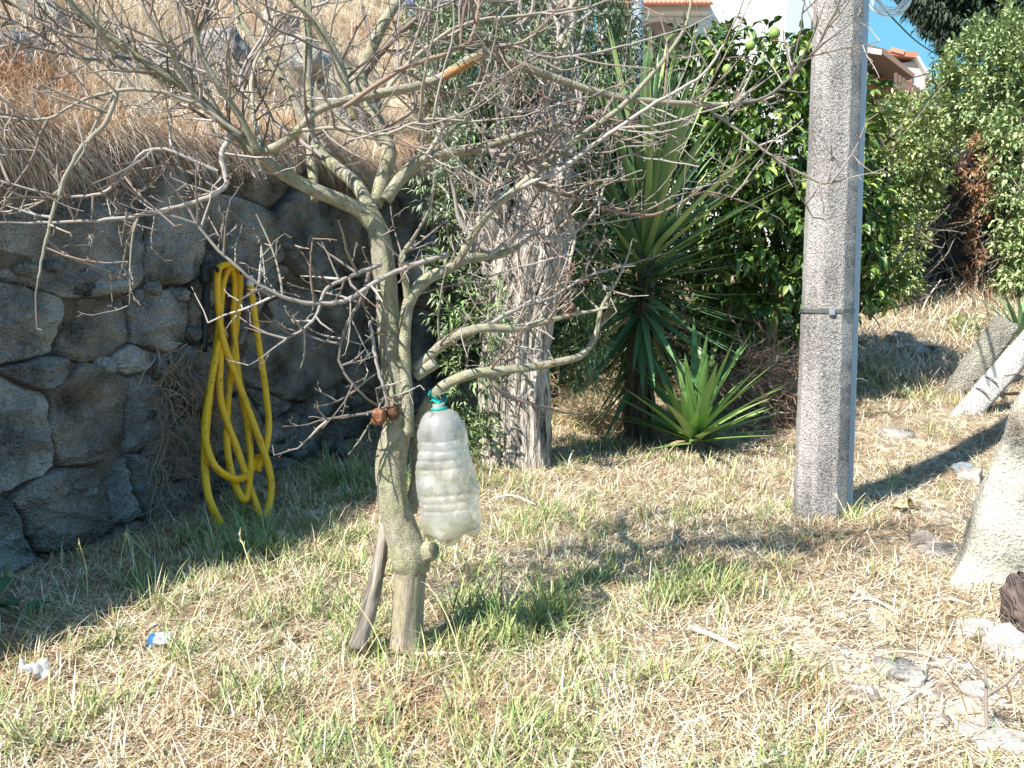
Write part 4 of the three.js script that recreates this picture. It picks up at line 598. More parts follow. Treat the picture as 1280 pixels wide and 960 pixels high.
stoneAt(1238, 640, 50, 24, 'pale stone touching the left side of the granite post', mat.paleRock, 13, null, 0.4);
stoneAt(425, 572, 26, 22, 'small grey stone fallen at the foot of the shaded wall', mat.rock[0], 14, null, 0.2);
stoneAt(350, 672, 34, 10, 'flat pale chip lying in the grass right of the yellow hose', mat.paleRock, 15, null, 0.4);
stoneAt(395, 645, 30, 10, 'pale chip of stone at the sunny edge of the wall shadow', mat.paleRock, 16, null, 0.4);
{ // sunlit block at the far end of the wall
  const p = onWall(519, 352, 0.1), dd = p.length(), g = blob(M(18, dd), M(29, dd), M(18, dd), 4, 0.22, 1.2, 31); g.translate(p.x, p.y, p.z); tag(part('pale_block', g, mat.paleRock), 'pale white block of stone built into the far end of the wall behind the trunk', 'stone');
}
function post(name, label, list, w, h, m, seed, sq = 0.35) { // a rough squared post along a line of places
  const pts = list.map(([x, y, d]) => P(x, y, d)), dir = pts[1].clone().sub(pts[0]), L = dir.length(), g = new THREE.BoxGeometry(w, L, h, 14, 40, 12), p = g.attributes.position, u = g.attributes.uv;
  for (let k = 0; k < p.count; k++) {
    let x = p.getX(k), y = p.getY(k), z = p.getZ(k); const e = pow(pow(abs(x / w * 2), 6) + pow(abs(z / h * 2), 6), 1 / 6), f = 1 / max(1, e * mixn(1, 1.0, sq)) * (1 + sq * 0.22 * fbm(x * 6 + seed, y * 5, z * 6, 4));
    const cap = smooth(L / 2 - 0.03, L / 2, abs(y)); x *= f * (1 - 0.1 * cap); z *= f * (1 - 0.1 * cap); y += 0.04 * sq * noise(x * 14, seed, z * 14) * cap; p.setXYZ(k, x, y, z); u.setXY(k, x + z, y);
  }
  const q = mergeVertices(g.deleteAttribute('normal')); q.computeVertexNormals(); const out = toCreasedNormals(q, 0.6);
  const yd = dir.clone().normalize(), zd = V(-0.45, 0.3, 1).addScaledVector(yd, -yd.dot(V(-0.45, 0.3, 1))).normalize(), xd = yd.clone().cross(zd); out.applyMatrix4(new THREE.Matrix4().makeBasis(xd, yd, zd)); const c = pts[0].clone().add(pts[1]).multiplyScalar(0.5); out.translate(c.x, c.y, c.z);
  return [out, pts];
}
{
  const D1 = 3.5, [g] = post('granite_post', '', [[1218, 775, D1], [1330, 470, D1 + 0.15]], M(84, D1), M(58, D1), mat.granite, 4, 0.8); tag(part('granite_post', g, mat.granite), 'thick rough granite post with lichen leaning out of the right edge of the frame', 'post');
  const D2 = 7.35, [g2, pt] = post('', '', [[1190, 538, D2], [1310, 402, D2 + 0.1]], M(30, D2), M(30, D2), mat.concrete, 5, 0.12), t = base('concrete_post', pt[0], 'squared white concrete post with wire twisted round it leaning behind the granite post', 'post'); part('shaft', g2, std({ color: C(0.62, 0.60, 0.58), map: tx.concrete, bumpMap: tx.concreteBump, bumpScale: 0.006 }), t);
  const s = new Soup(); for (const y of [0.30, 0.40]) { const c = pt[0].clone().lerp(pt[1], y), d = pt[1].clone().sub(pt[0]).normalize(), e = V(0, 0, 1).cross(d).normalize(), f = d.clone().cross(e), L = []; for (let k = 0; k <= 16; k++) { const a = k / 16 * 2 * PI, R = M(21, D2) / pow(pow(abs(cos(a)), 5) + pow(abs(sin(a)), 5), 0.2) * 0.8; L.push(c.clone().addScaledVector(e, R * cos(a)).addScaledVector(f, R * sin(a)).addScaledVector(d, 0.02 * sin(a * 2))); } s.tube(L, L.map(() => 0.006), 5, C(0.12, 0.1, 0.09)); }
  s.tube([P(1256, 470, D2 - 0.15), P(1268, 468, D2 - 0.18), P(1285, 472, D2 - 0.15)], [0.006, 0.006, 0.005], 5, C(0.12, 0.1, 0.09)); part('wire_tie', s.geo(), mat.twig, t);
  const D3 = 8.5, [g3] = post('', '', [[1186, 506, D3], [1258, 404, D3 + 0.1]], M(32, D3), M(28, D3), mat.granite, 7, 0.4); tag(part('granite_post', g3, std({ color: C(0.52, 0.49, 0.41), map: tx.concrete, bumpMap: tx.rockBump, bumpScale: 0.08 })), 'lichen covered short stone post leaning on the far side of the white concrete post', 'post');
  const r = new Soup(); r.tube([P(1246, 493, 7.45), P(1300, 491, 7.5)], [0.014, 0.014], 8, C(1, 1, 1)); tag(part('iron_rod', r.geo(), mat.rust), 'rusty brown rod sticking out level from under the white concrete post', 'rod');
  // dark stump at the right edge
  const p = G(1276, 800), b = blob(M(36, 3.3), M(54, 3.3), M(30, 3.3), 5, 0.42, 5.5, 8); b.translate(p.x + 0.09, p.y + 0.06, p.z - 0.06); tag(part('rotten_stump', b, std({ color: C(0.17, 0.13, 0.12), map: tx.rock, bumpMap: tx.rockBump, bumpScale: 0.08 })), 'dark crumbling stump cut by the right edge beside the granite post', 'stump');
}
{
  const stick = (list, r, col, label, name = 'stick') => { const pts = list.map(([x, y, up]) => G(x, y).add(V(0, up, 0))), s = new Soup(); s.tube(...spline(pts, pts.map((_, k) => r * (1 - 0.35 * k / pts.length)), 12), 8, C(...col), 0.25, r * 900); tag(part(name, s.geo(), mat.twig), label, 'stick'); };
  stick([[862, 792, 0.02], [885, 803, 0.03], [922, 818, 0.02]], 0.011, [0.62, 0.55, 0.46], 'bleached split stick lying in the grass left of the bare patch');
  stick([[1008, 936, 0.02], [1028, 946, 0.025], [1050, 958, 0.02]], 0.006, [0.20, 0.13, 0.10], 'short dark stick at the bottom edge right of centre');
  stick([[1062, 752, 0.01], [1090, 756, 0.02], [1125, 772, 0.01]], 0.006, [0.72, 0.66, 0.56], 'thin white stick on the straw below the pole');
  stick([[1168, 754, 0.01], [1190, 756, 0.02], [1215, 760, 0.01]], 0.006, [0.70, 0.66, 0.58], 'thin white stick at the foot of the big granite post');
  stick([[618, 632, 0.04], [640, 630, 0.05], [668, 637, 0.03]], 0.006, [0.70, 0.66, 0.58], 'thin bleached stick on the grass right of the hanging bottle');
  stick([[838, 925, 0.02], [855, 914, 0.02], [872, 908, 0.015]], 0.005, [0.72, 0.64, 0.50], 'pale stalk lying slanted near the bottom of the grass');
  stick([[520, 826, 0.02], [560, 828, 0.03], [594, 828, 0.02]], 0.007, [0.60, 0.52, 0.42], 'weathered stick lying just right of the foot of the bare tree');
  stick([[1085, 838, 0.03], [1120, 833, 0.05], [1168, 842, 0.05], [1192, 858, 0.02]], 0.004, [0.45, 0.36, 0.28], 'long thin twig bridging the flat white broken stone');
  // a bare seedling twig standing by the corner stones
  const r = rng(9), s = new Soup(), f = G(1232, 930); shoot(s, r, f, V(0.02, 1, 0), 0.22, 0.008, 0, twigCols, 0.3, 0.15); shoot(s, r, f.clone().add(V(0, 0.14, 0)), V(0.7, 0.6, 0), 0.16, 0.005, 1, twigCols); shoot(s, r, f.clone().add(V(0, 0.16, 0)), V(-0.7, 0.6, 0), 0.12, 0.004, 1, twigCols);
  tag(part('dry_seedling', s.geo(), mat.twig), 'small forked dead twig standing up in the bottom right corner', 'twig');
  // crumpled wrapper
  const sheet = (name, px, py, w, h, m, label, cat, seed, amp, lift = 0.035, parent) => { const p = G(px, py), d = -p.z, g = new THREE.PlaneGeometry(M(w, d), M(h, d) * 2.2, 16, 12), q = g.attributes.position; for (let k = 0; k < q.count; k++) q.setZ(k, amp * fbm(q.getX(k) * 22, q.getY(k) * 22, seed, 3)); g.rotateX(-PI / 2 + 0.2); g.rotateY(seed); g.translate(p.x, p.y + lift, p.z); g.computeVertexNormals(); const o = part(name, g, m, parent); if (!parent) tag(o, label, cat); return o; };
  const lw = base('litter_wrapper', G(200, 816), 'small blue and white scrap of packaging lying in the grass at left', 'wrapper');
  sheet('white_panel', 204, 816, 20, 11, std({ color: C(0.55, 0.58, 0.62), roughness: 0.35 }), null, null, 0.2, 0.012, 0.05, lw); sheet('blue_panel', 190, 817, 9, 10, std({ color: C(0.04, 0.16, 0.34), roughness: 0.35 }), null, null, 0.2, 0.008, 0.05, lw);
  sheet('plastic_scrap', 44, 856, 34, 16, new THREE.MeshPhysicalMaterial({ color: C(0.85, 0.86, 0.86), transmission: 0.6, roughness: 0.3, thickness: 0 }), 'clear crumpled plastic film lying in straw near the left edge', 'plastic scrap', 2.1, 0.03, 0.05);
  // yellow-white peel by the pole shadow: a bent brim and a low crown
  const pe = G(1132, 640), a = new THREE.LatheGeometry([[0.001, 0.05], [0.03, 0.045], [0.042, 0.02], [0.05, 0.012], [0.08, 0.016], [0.082, 0.012], [0.05, 0.006]].map(([x, y]) => new THREE.Vector2(x, y)), 28, 0, 4.6), ap = a.attributes.position; for (let k = 0; k < ap.count; k++) ap.setY(k, ap.getY(k) * (1 + 0.5 * noise(ap.getX(k) * 16, ap.getZ(k) * 16)) + 0.01 * noise(ap.getX(k) * 30, 2, ap.getZ(k) * 30)); a.rotateZ(-0.15); a.rotateY(1.5); a.translate(pe.x, pe.y + 0.02, pe.z); a.computeVertexNormals();
  tag(part('dried_peel', a, std({ color: C(0.80, 0.68, 0.36), map: tx.rock, roughness: 0.7, side: THREE.DoubleSide })), 'curled yellowish dry peel lying against the shadow right of the pole foot', 'peel');
  // broad-leaved weed in the shade at the left edge
  const wb = G(12, 780), tw = base('broadleaf_weed', wb, 'dark broad-leaved weed in the shade at the left edge below the wall', 'weed');
  [[-0.05, 0.06, 0.3], [0.04, 0.09, 1.2], [0.02, 0.05, 2.6], [-0.02, 0.12, 4], [0.06, 0.03, 5.2]].forEach(([x, y, a2]) => { const s2 = new Soup(), rr = rng(a2 * 100); leaf(s2, wb.clone().add(V(x, y, 0)), V(cos(a2) * 0.8, 0.25, sin(a2) * 0.8).normalize(), V(0, 1, 0), 0.11, 0.085, C(0.06, 0.14, 0.06), 0.2, 0.15); part('leaf', s2.geo(), mat.grass, tw); });
}

// ---------------------------------------------------------------- the old olive tree
const barkTrunk = (list, radial, rows, seed, deep) => { // fluted, split trunk: points [x, y, half width px, distance]
  const pts = list.map(([x, y, r, d]) => P(x, y, d)), rad = list.map(([x, y, r, d]) => M(r, d)), [p, rr] = spline(pts, rad, rows), pos = [], uv = [], ix = []; let len = 0;
  p.forEach((c, k) => {
    const t = p[min(k + 1, p.length - 1)].clone().sub(p[max(0, k - 1)]).normalize(), n = V(1, 0, 0).addScaledVector(t, -t.x).normalize(), b = t.clone().cross(n); if (k) len += c.distanceTo(p[k - 1]);
    for (let j = 0; j <= radial; j++) { const a = (j % radial) / radial * 2 * PI, w = a + 0.35 * noise(len * 1.5, seed, 2); const rg = abs(noise(cos(w) * 2.1 + seed, sin(w) * 2.1, len * 0.5)), r2 = abs(noise(cos(w) * 5, sin(w) * 5 + seed, len * 1.1)), r3 = fbm(cos(w) * 8, sin(w) * 8, len * 5 + seed, 3); const r = rr[k] * (0.93 + deep * (0.9 * rg + 0.4 * r2) + 0.05 * r3 - 0.1 * deep); const q = c.clone().addScaledVector(n, cos(a) * r).addScaledVector(b, sin(a) * r); pos.push(q.x, q.y, q.z); uv.push(j / radial * 2 * PI * rad[0], len); }
  });
  const m = radial + 1; for (let k = 0; k < p.length - 1; k++) for (let j = 0; j < radial; j++) ix.push(k * m + j, k * m + j + 1, (k + 1) * m + j + 1, k * m + j, (k + 1) * m + j + 1, (k + 1) * m + j);
  const g = new THREE.BufferGeometry(); g.setAttribute('position', new THREE.Float32BufferAttribute(pos, 3)); g.setAttribute('uv', new THREE.Float32BufferAttribute(uv, 2)); g.setIndex(ix); g.computeVertexNormals(); return g;
};
const lobe = (px, py, d, rx, ry, rz) => { const p = P(px, py, d); return [p.x, p.y, p.z, M(rx, d), M(ry, d), rz]; };
{
  const D = 5.75, t = base('olive_tree', P(640, 600, D), 'old olive tree with thick grey fissured trunk and silvery leaves behind the bare tree', 'tree');
  part('trunk', barkTrunk([[638, 628, 48, D], [642, 598, 42, D], [644, 555, 36, D], [643, 500, 35, D], [643, 440, 36, D], [650, 385, 38, D], [660, 335, 44, D], [668, 285, 40, D], [676, 235, 34, D], [682, 180, 30, D], [692, 125, 21, D + 0.1], [702, 70, 13, D + 0.2], [712, -30, 8, D + 0.4]], 84, 150, 3, 0.55), mat.olive, t);
  part('burl', (() => { const p = P(620, 300, D + 0.02), g = blob(M(30, D), M(42, D), 0.16, 4, 0.5, 1.7, 5); g.translate(p.x, p.y, p.z); return g; })(), mat.olive, t);
  const r = rng(21), oc = [[0.16, 0.20, 0.12], [0.24, 0.28, 0.19], [0.10, 0.14, 0.08], [0.36, 0.40, 0.30], [0.18, 0.28, 0.09]];
  [[660, 330, -1, 0.5, 0.9], [650, 300, -1, 0.9, 0.9], [680, 200, 1, 0.7, 1.1], [690, 120, -0.8, 1, 1.1], [690, 90, 0.9, 0.8, 1.2], [672, 240, -0.7, 1, 0.9], [700, 60, 0.2, 1, 1]].forEach(([x, y, dx, dy, L], k) => { const s = new Soup(); shoot(s, r, P(x, y, D - 0.1), V(dx, dy, 0.2).normalize(), L, 0.022, 2, [[0.36, 0.32, 0.28]], 0.15, 0.3); part('branch', s.geo(), mat.twig, t); });
  const s = new Soup(); for (let k = 0; k < 44; k++) { const y = mixn(150, 430, r()), x = 655 + sgn(r) * 55, dir = V(sgn(r), 0.5 + 0.6 * r(), 0.6 * r()).normalize(); shoot(s, r, P(x, y, D - 0.25 - 0.1 * r()), dir, 0.25 + 0.3 * r(), 0.0045, 2, [[0.44, 0.36, 0.32], [0.36, 0.24, 0.18], [0.5, 0.42, 0.38]], 0.1, 0.35); } const sk = part('suckers', s.geo(), mat.twig, t); sk.userData.kind = 'stuff';
  const f = new Soup(true);
  crown(f, 31, [lobe(570, 60, D, 55, 70, 0.5), lobe(625, 60, D + 0.2, 60, 70, 0.6), lobe(600, 170, D - 0.1, 50, 60, 0.4), lobe(740, 60, D + 1.9, 60, 80, 0.5), lobe(735, 150, D + 1.6, 40, 60, 0.4), lobe(680, 20, D + 1.9, 100, 70, 0.6), lobe(672, 70, D - 0.35, 34, 40, 0.2), lobe(560, 230, D + 0.5, 36, 70, 0.35), lobe(590, 250, D + 0.3, 40, 60, 0.35), lobe(600, 20, D + 0.7, 70, 60, 0.6)], 1150, 17, 0.11, 0.072, 0.016, oc, { wide: 0.5, droop: 0.1, skin: 0.5 });
  crown(f, 32, [lobe(568, 370, D - 0.1, 34, 60, 0.25), lobe(585, 470, D - 0.15, 30, 50, 0.25), lobe(590, 545, D - 0.2, 34, 26, 0.2), lobe(718, 330, D + 0.5, 40, 60, 0.3), lobe(720, 430, D + 0.5, 34, 50, 0.3), lobe(625, 390, D - 0.5, 20, 40, 0.1)], 320, 15, 0.10, 0.062, 0.018, [[0.08, 0.13, 0.05], [0.12, 0.18, 0.07], [0.24, 0.30, 0.16], [0.20, 0.30, 0.10]], { wide: 0.5 });
  const cr = part('crown', f.geo(), std({ vertexColors: true, roughness: 0.5, side: THREE.DoubleSide }), t); cr.userData.kind = 'stuff';
}
// ---------------------------------------------------------------- yuccas
function yucca(name, label, cat, foot, trunkPts, heads, seed, cols, n, len, w) {
  const t = base(name, foot, label, cat), r = rng(seed);
  if (trunkPts) { const s = new Soup(); s.tube(...spline(trunkPts[0], trunkPts[1], 30), 16, C(1, 1, 1), 0.3, seed); part('stem', s.geo(), std({ color: C(0.16, 0.13, 0.10), map: tx.olive, bumpMap: tx.oliveBump, bumpScale: 0.02 }), t); }
  heads(r, (p, yaw, lean, L, droop, col) => { const s = new Soup(); s.blade(p.x, p.y, p.z, yaw, L, w * (0.8 + 0.4 * r()), lean, droop, col, 7, 0.35); // widen the middle of the blade: sword-shaped
    part('leaf', s.geo(), mat.yucca, t); });
}
const yc = [[0.15, 0.26, 0.11], [0.10, 0.19, 0.085], [0.22, 0.34, 0.14], [0.34, 0.44, 0.17]], yy = [[0.16, 0.29, 0.08], [0.22, 0.36, 0.11], [0.10, 0.22, 0.07], [0.29, 0.42, 0.15]];
{
  const D = 6.9, foot = P(800, 572, D), top = P(808, 255, D);
  yucca('yucca', 'tall yucca with a great head of long sword leaves between the olive and the citrus', 'yucca', foot, [[foot.clone().add(V(0, -0.1, 0)), P(798, 480, D), P(804, 380, D), top], [M(20, D), M(15, D), M(14, D), M(13, D)]], (r, add) => {
    for (let k = 0; k < 256; k++) { const f = k / 256, p = top.clone().lerp(P(803, 400, D), f * 1.0), lean = f < 0.5 ? mixn(0.03, 1.02, f / 0.5) + sgn(r) * 0.14 : mixn(1.0, 2.35, (f - 0.5) / 0.5) + sgn(r) * 0.2; add(p, k * 2.39996 + sgn(r) * 0.3, lean, M(215, D) * (0.75 + 0.35 * r()) * (f > 0.55 ? 0.66 : f < 0.1 ? 0.95 : 1), 0.02 + 0.14 * r(), pick(r, f > 0.6 ? yc.slice(0, 2) : yc)); }
    for (let k = 0; k < 36; k++) { const p = P(801, mixn(390, 480, r()), D), c = r() < 0.3 ? C(0.26, 0.20, 0.11) : pick(r, yc.slice(0, 2), 0.9); add(p, r() * 6.3, 2.2 + 0.6 * r(), M(100, D) * (0.8 + 0.4 * r()), 0.2, c); }
  }, 41, null, null, null, M(11.5, D));
  const D2 = 6.45, f2 = P(866, 548, D2);
  yucca('yucca', 'low stemless yucca rosette with bright yellow-green leaves in front of the tall one', 'yucca', f2, null, (r, add) => {
    for (let k = 0; k < 58; k++) { const f = k / 58; add(f2.clone().add(V(sgn(r) * 0.03, -0.03 + 0.08 * (1 - f), sgn(r) * 0.03)), k * 2.39996 + sgn(r) * 0.3, mixn(0.06, 1.45, pow(f, 0.8)) + sgn(r) * 0.1, M(132, D2) * (0.75 + 0.4 * r()), 0.05 + 0.25 * r(), pick(r, yy)); }
    for (let k = 0; k < 8; k++) add(f2.clone(), r() * 6.3, 1.7 + 0.2 * r(), M(70, D2), 0.3, C(0.36, 0.27, 0.14));
  }, 43, null, null, null, M(15, D2));
}
// ---------------------------------------------------------------- citrus tree with green fruit
{
  const D = 8.2, foot = P(960, 505, D), t = base('citrus_tree', foot, 'dense dark glossy citrus tree bearing green fruit left of the concrete pole', 'tree'), r = rng(51);
  part('trunk', barkTrunk([[960, 520, 13, D], [958, 470, 10, D], [962, 420, 9, D], [968, 330, 7, D], [972, 230, 5, D]], 16, 30, 5, 0.3), mat.root, t);
  [[962, 420, -0.7, 1.2], [962, 400, 0.8, 1.2], [964, 380, 0.1, 1.0]].forEach(([x, y, dx, L]) => { const s = new Soup(); shoot(s, r, P(x, y, D), V(dx, 0.8, 0.2 * sgn(r)).normalize(), L, 0.03, 2, [[0.2, 0.17, 0.13]]); part('branch', s.geo(), mat.twig, t); });
  const f = new Soup(true), cc = [[0.06, 0.12, 0.03], [0.09, 0.16, 0.035], [0.13, 0.22, 0.045], [0.24, 0.32, 0.07], [0.04, 0.09, 0.025]];
  crown(f, 52, [lobe(955, 110, D, 70, 70, 0.55), lobe(945, 200, D - 0.1, 85, 80, 0.65), lobe(1010, 180, D, 80, 100, 0.65), lobe(975, 290, D - 0.2, 95, 80, 0.7), lobe(1040, 280, D, 66, 80, 0.6), lobe(960, 370, D, 80, 56, 0.6), lobe(905, 320, D, 45, 60, 0.5), lobe(1070, 340, D - 0.1, 36, 46, 0.4), lobe(905, 140, D + 0.2, 40, 60, 0.4), lobe(870, 90, D + 0.5, 40, 50, 0.4)], 900, 15, 0.13, 0.115, 0.05, cc, { droop: 0.45, skin: 0.75 });
  part('crown', f.geo(), std({ vertexColors: true, roughness: 0.38, side: THREE.DoubleSide }), t).userData.kind = 'stuff';
  const fm = std({ color: C(0.24, 0.35, 0.08), roughness: 0.45, bumpMap: tx.concreteBump, bumpScale: 0.001 });
  [[968, 42, 7], [938, 57, 6], [909, 87, 6], [985, 84, 6], [919, 230, 6.5], [990, 272, 6.5], [934, 214, 5], [884, 156, 5], [965, 214, 4.5], [1004, 130, 4.5]].forEach(([x, y, px], k) => { const c = P(x, y, D - 0.56), g = new THREE.SphereGeometry(M(px, D - 0.56), 18, 14), p = g.attributes.position; for (let q = 0; q < p.count; q++) { const a = p.getY(q) / M(px, D); p.setY(q, p.getY(q) * (1.06 + 0.05 * a)); } g.rotateZ(0.5 * sin(k * 3)); g.translate(c.x, c.y, c.z); part('green_fruit', g, fm, t); });
}
// ---------------------------------------------------------------- shrubs and undergrowth behind
function shrub(name, label, cat, foot, lobes, seed, clumps, per, size, len, w, cols, opt = {}, group) {
  const t = base(name, foot, label, cat, group), r = rng(seed * 7), s = new Soup();
  for (let k = 0; k < (opt.stems ?? 9); k++) { const l = lobes[k % lobes.length], d = V(l[0] + sgn(r) * l[3] * 0.5, l[1], l[2] + sgn(r) * l[5] * 0.5).sub(foot); shoot(s, r, foot, d.clone().normalize(), d.length(), 0.014, 1, [[0.22, 0.18, 0.14]], 0.02, 0.15); }
  part('stems', s.geo(), mat.twig, t); const f = new Soup(true); crown(f, seed, lobes, clumps, per, size, len, w, cols, opt); part('crown', f.geo(), std({ vertexColors: true, roughness: opt.rough ?? 0.6, side: THREE.DoubleSide }), t).userData.kind = 'stuff'; return t;
}
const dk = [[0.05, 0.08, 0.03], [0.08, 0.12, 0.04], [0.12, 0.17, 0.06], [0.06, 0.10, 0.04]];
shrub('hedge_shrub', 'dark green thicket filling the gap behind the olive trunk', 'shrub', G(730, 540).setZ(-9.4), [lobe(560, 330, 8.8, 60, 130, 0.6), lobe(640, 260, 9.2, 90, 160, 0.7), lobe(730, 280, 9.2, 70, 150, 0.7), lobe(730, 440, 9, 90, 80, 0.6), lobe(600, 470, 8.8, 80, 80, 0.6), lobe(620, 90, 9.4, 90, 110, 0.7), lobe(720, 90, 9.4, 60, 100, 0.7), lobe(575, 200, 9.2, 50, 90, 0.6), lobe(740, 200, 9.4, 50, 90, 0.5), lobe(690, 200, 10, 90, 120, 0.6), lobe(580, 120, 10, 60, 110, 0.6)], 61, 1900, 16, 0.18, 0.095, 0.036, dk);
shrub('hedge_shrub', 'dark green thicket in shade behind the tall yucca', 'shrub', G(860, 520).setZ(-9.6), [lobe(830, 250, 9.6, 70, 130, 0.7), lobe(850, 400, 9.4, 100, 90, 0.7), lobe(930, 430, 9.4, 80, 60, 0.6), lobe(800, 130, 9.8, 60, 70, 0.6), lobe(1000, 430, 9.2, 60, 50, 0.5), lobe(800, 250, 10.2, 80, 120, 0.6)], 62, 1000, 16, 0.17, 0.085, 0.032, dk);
{ // tangle of dead stems between the yucca and the pole
  const r = rng(71), s = new Soup(), cols = [[0.36, 0.26, 0.18], [0.28, 0.19, 0.13], [0.46, 0.36, 0.26], [0.32, 0.16, 0.10]];
  for (let k = 0; k < 330; k++) { const p = P(mixn(925, 1005, r()), mixn(430, 535, pow(r(), 0.8)), 7.3 + 0.6 * r()); p.y = max(p.y, groundH(p.x, p.z)); shoot(s, r, p, V(sgn(r), 0.3 * sgn(r), sgn(r)).normalize(), 0.2 + 0.3 * r(), 0.004, 1, cols, 0, 0.5); }
  tag(part('dead_brush', s.geo(), mat.twig), 'brown heap of dead tangled stems between the low yucca and the pole', 'brushwood', null, 'stuff');
  const s2 = new Soup(); for (let k = 0; k < 150; k++) { const p = P(mixn(690, 790, r()), mixn(470, 560, r()), 7.1 + 0.5 * r()); p.y = max(p.y, groundH(p.x, p.z)); shoot(s2, r, p, V(sgn(r), 0.6 * r(), sgn(r)).normalize(), 0.2 + 0.25 * r(), 0.0035, 1, [[0.56, 0.44, 0.26], [0.48, 0.34, 0.18], [0.62, 0.52, 0.34]], 0, 0.4); }
  tag(part('dead_brush', s2.geo(), mat.twig), 'straw-coloured heap of dry stalks between the olive trunk and the tall yucca', 'brushwood', null, 'stuff');
  // roots and dry creepers on the wall
  const s3 = new Soup(); for (let k = 0; k < 260; k++) { const p = onWall(mixn(195, 262, r()) + 10 * sgn(r), mixn(425, 640, r()), 0.05 + 0.05 * r()); shoot(s3, r, p, V(sgn(r) * 0.8, -0.5 + sgn(r) * 0.5, 0.3 * r()).normalize(), 0.1 + 0.16 * r(), 0.0022, 1, cols, -0.1, 0.55); }
  for (let k = 0; k < 90; k++) { const p = onWall(mixn(0, 300, r()), mixn(185, 215, r()), 0.08 + 0.06 * r()); shoot(s3, r, p, V(sgn(r), -0.5, 0.4).normalize(), 0.1 + 0.16 * r(), 0.0022, 1, [[0.40, 0.20, 0.12], [0.46, 0.28, 0.16]], -0.15, 0.5); }
  tag(part('dry_creeper', s3.geo(), mat.twig), 'thin brown dead creeper clinging to the wall left of the yellow hose and under its top', 'creeper', null, 'stuff');
}
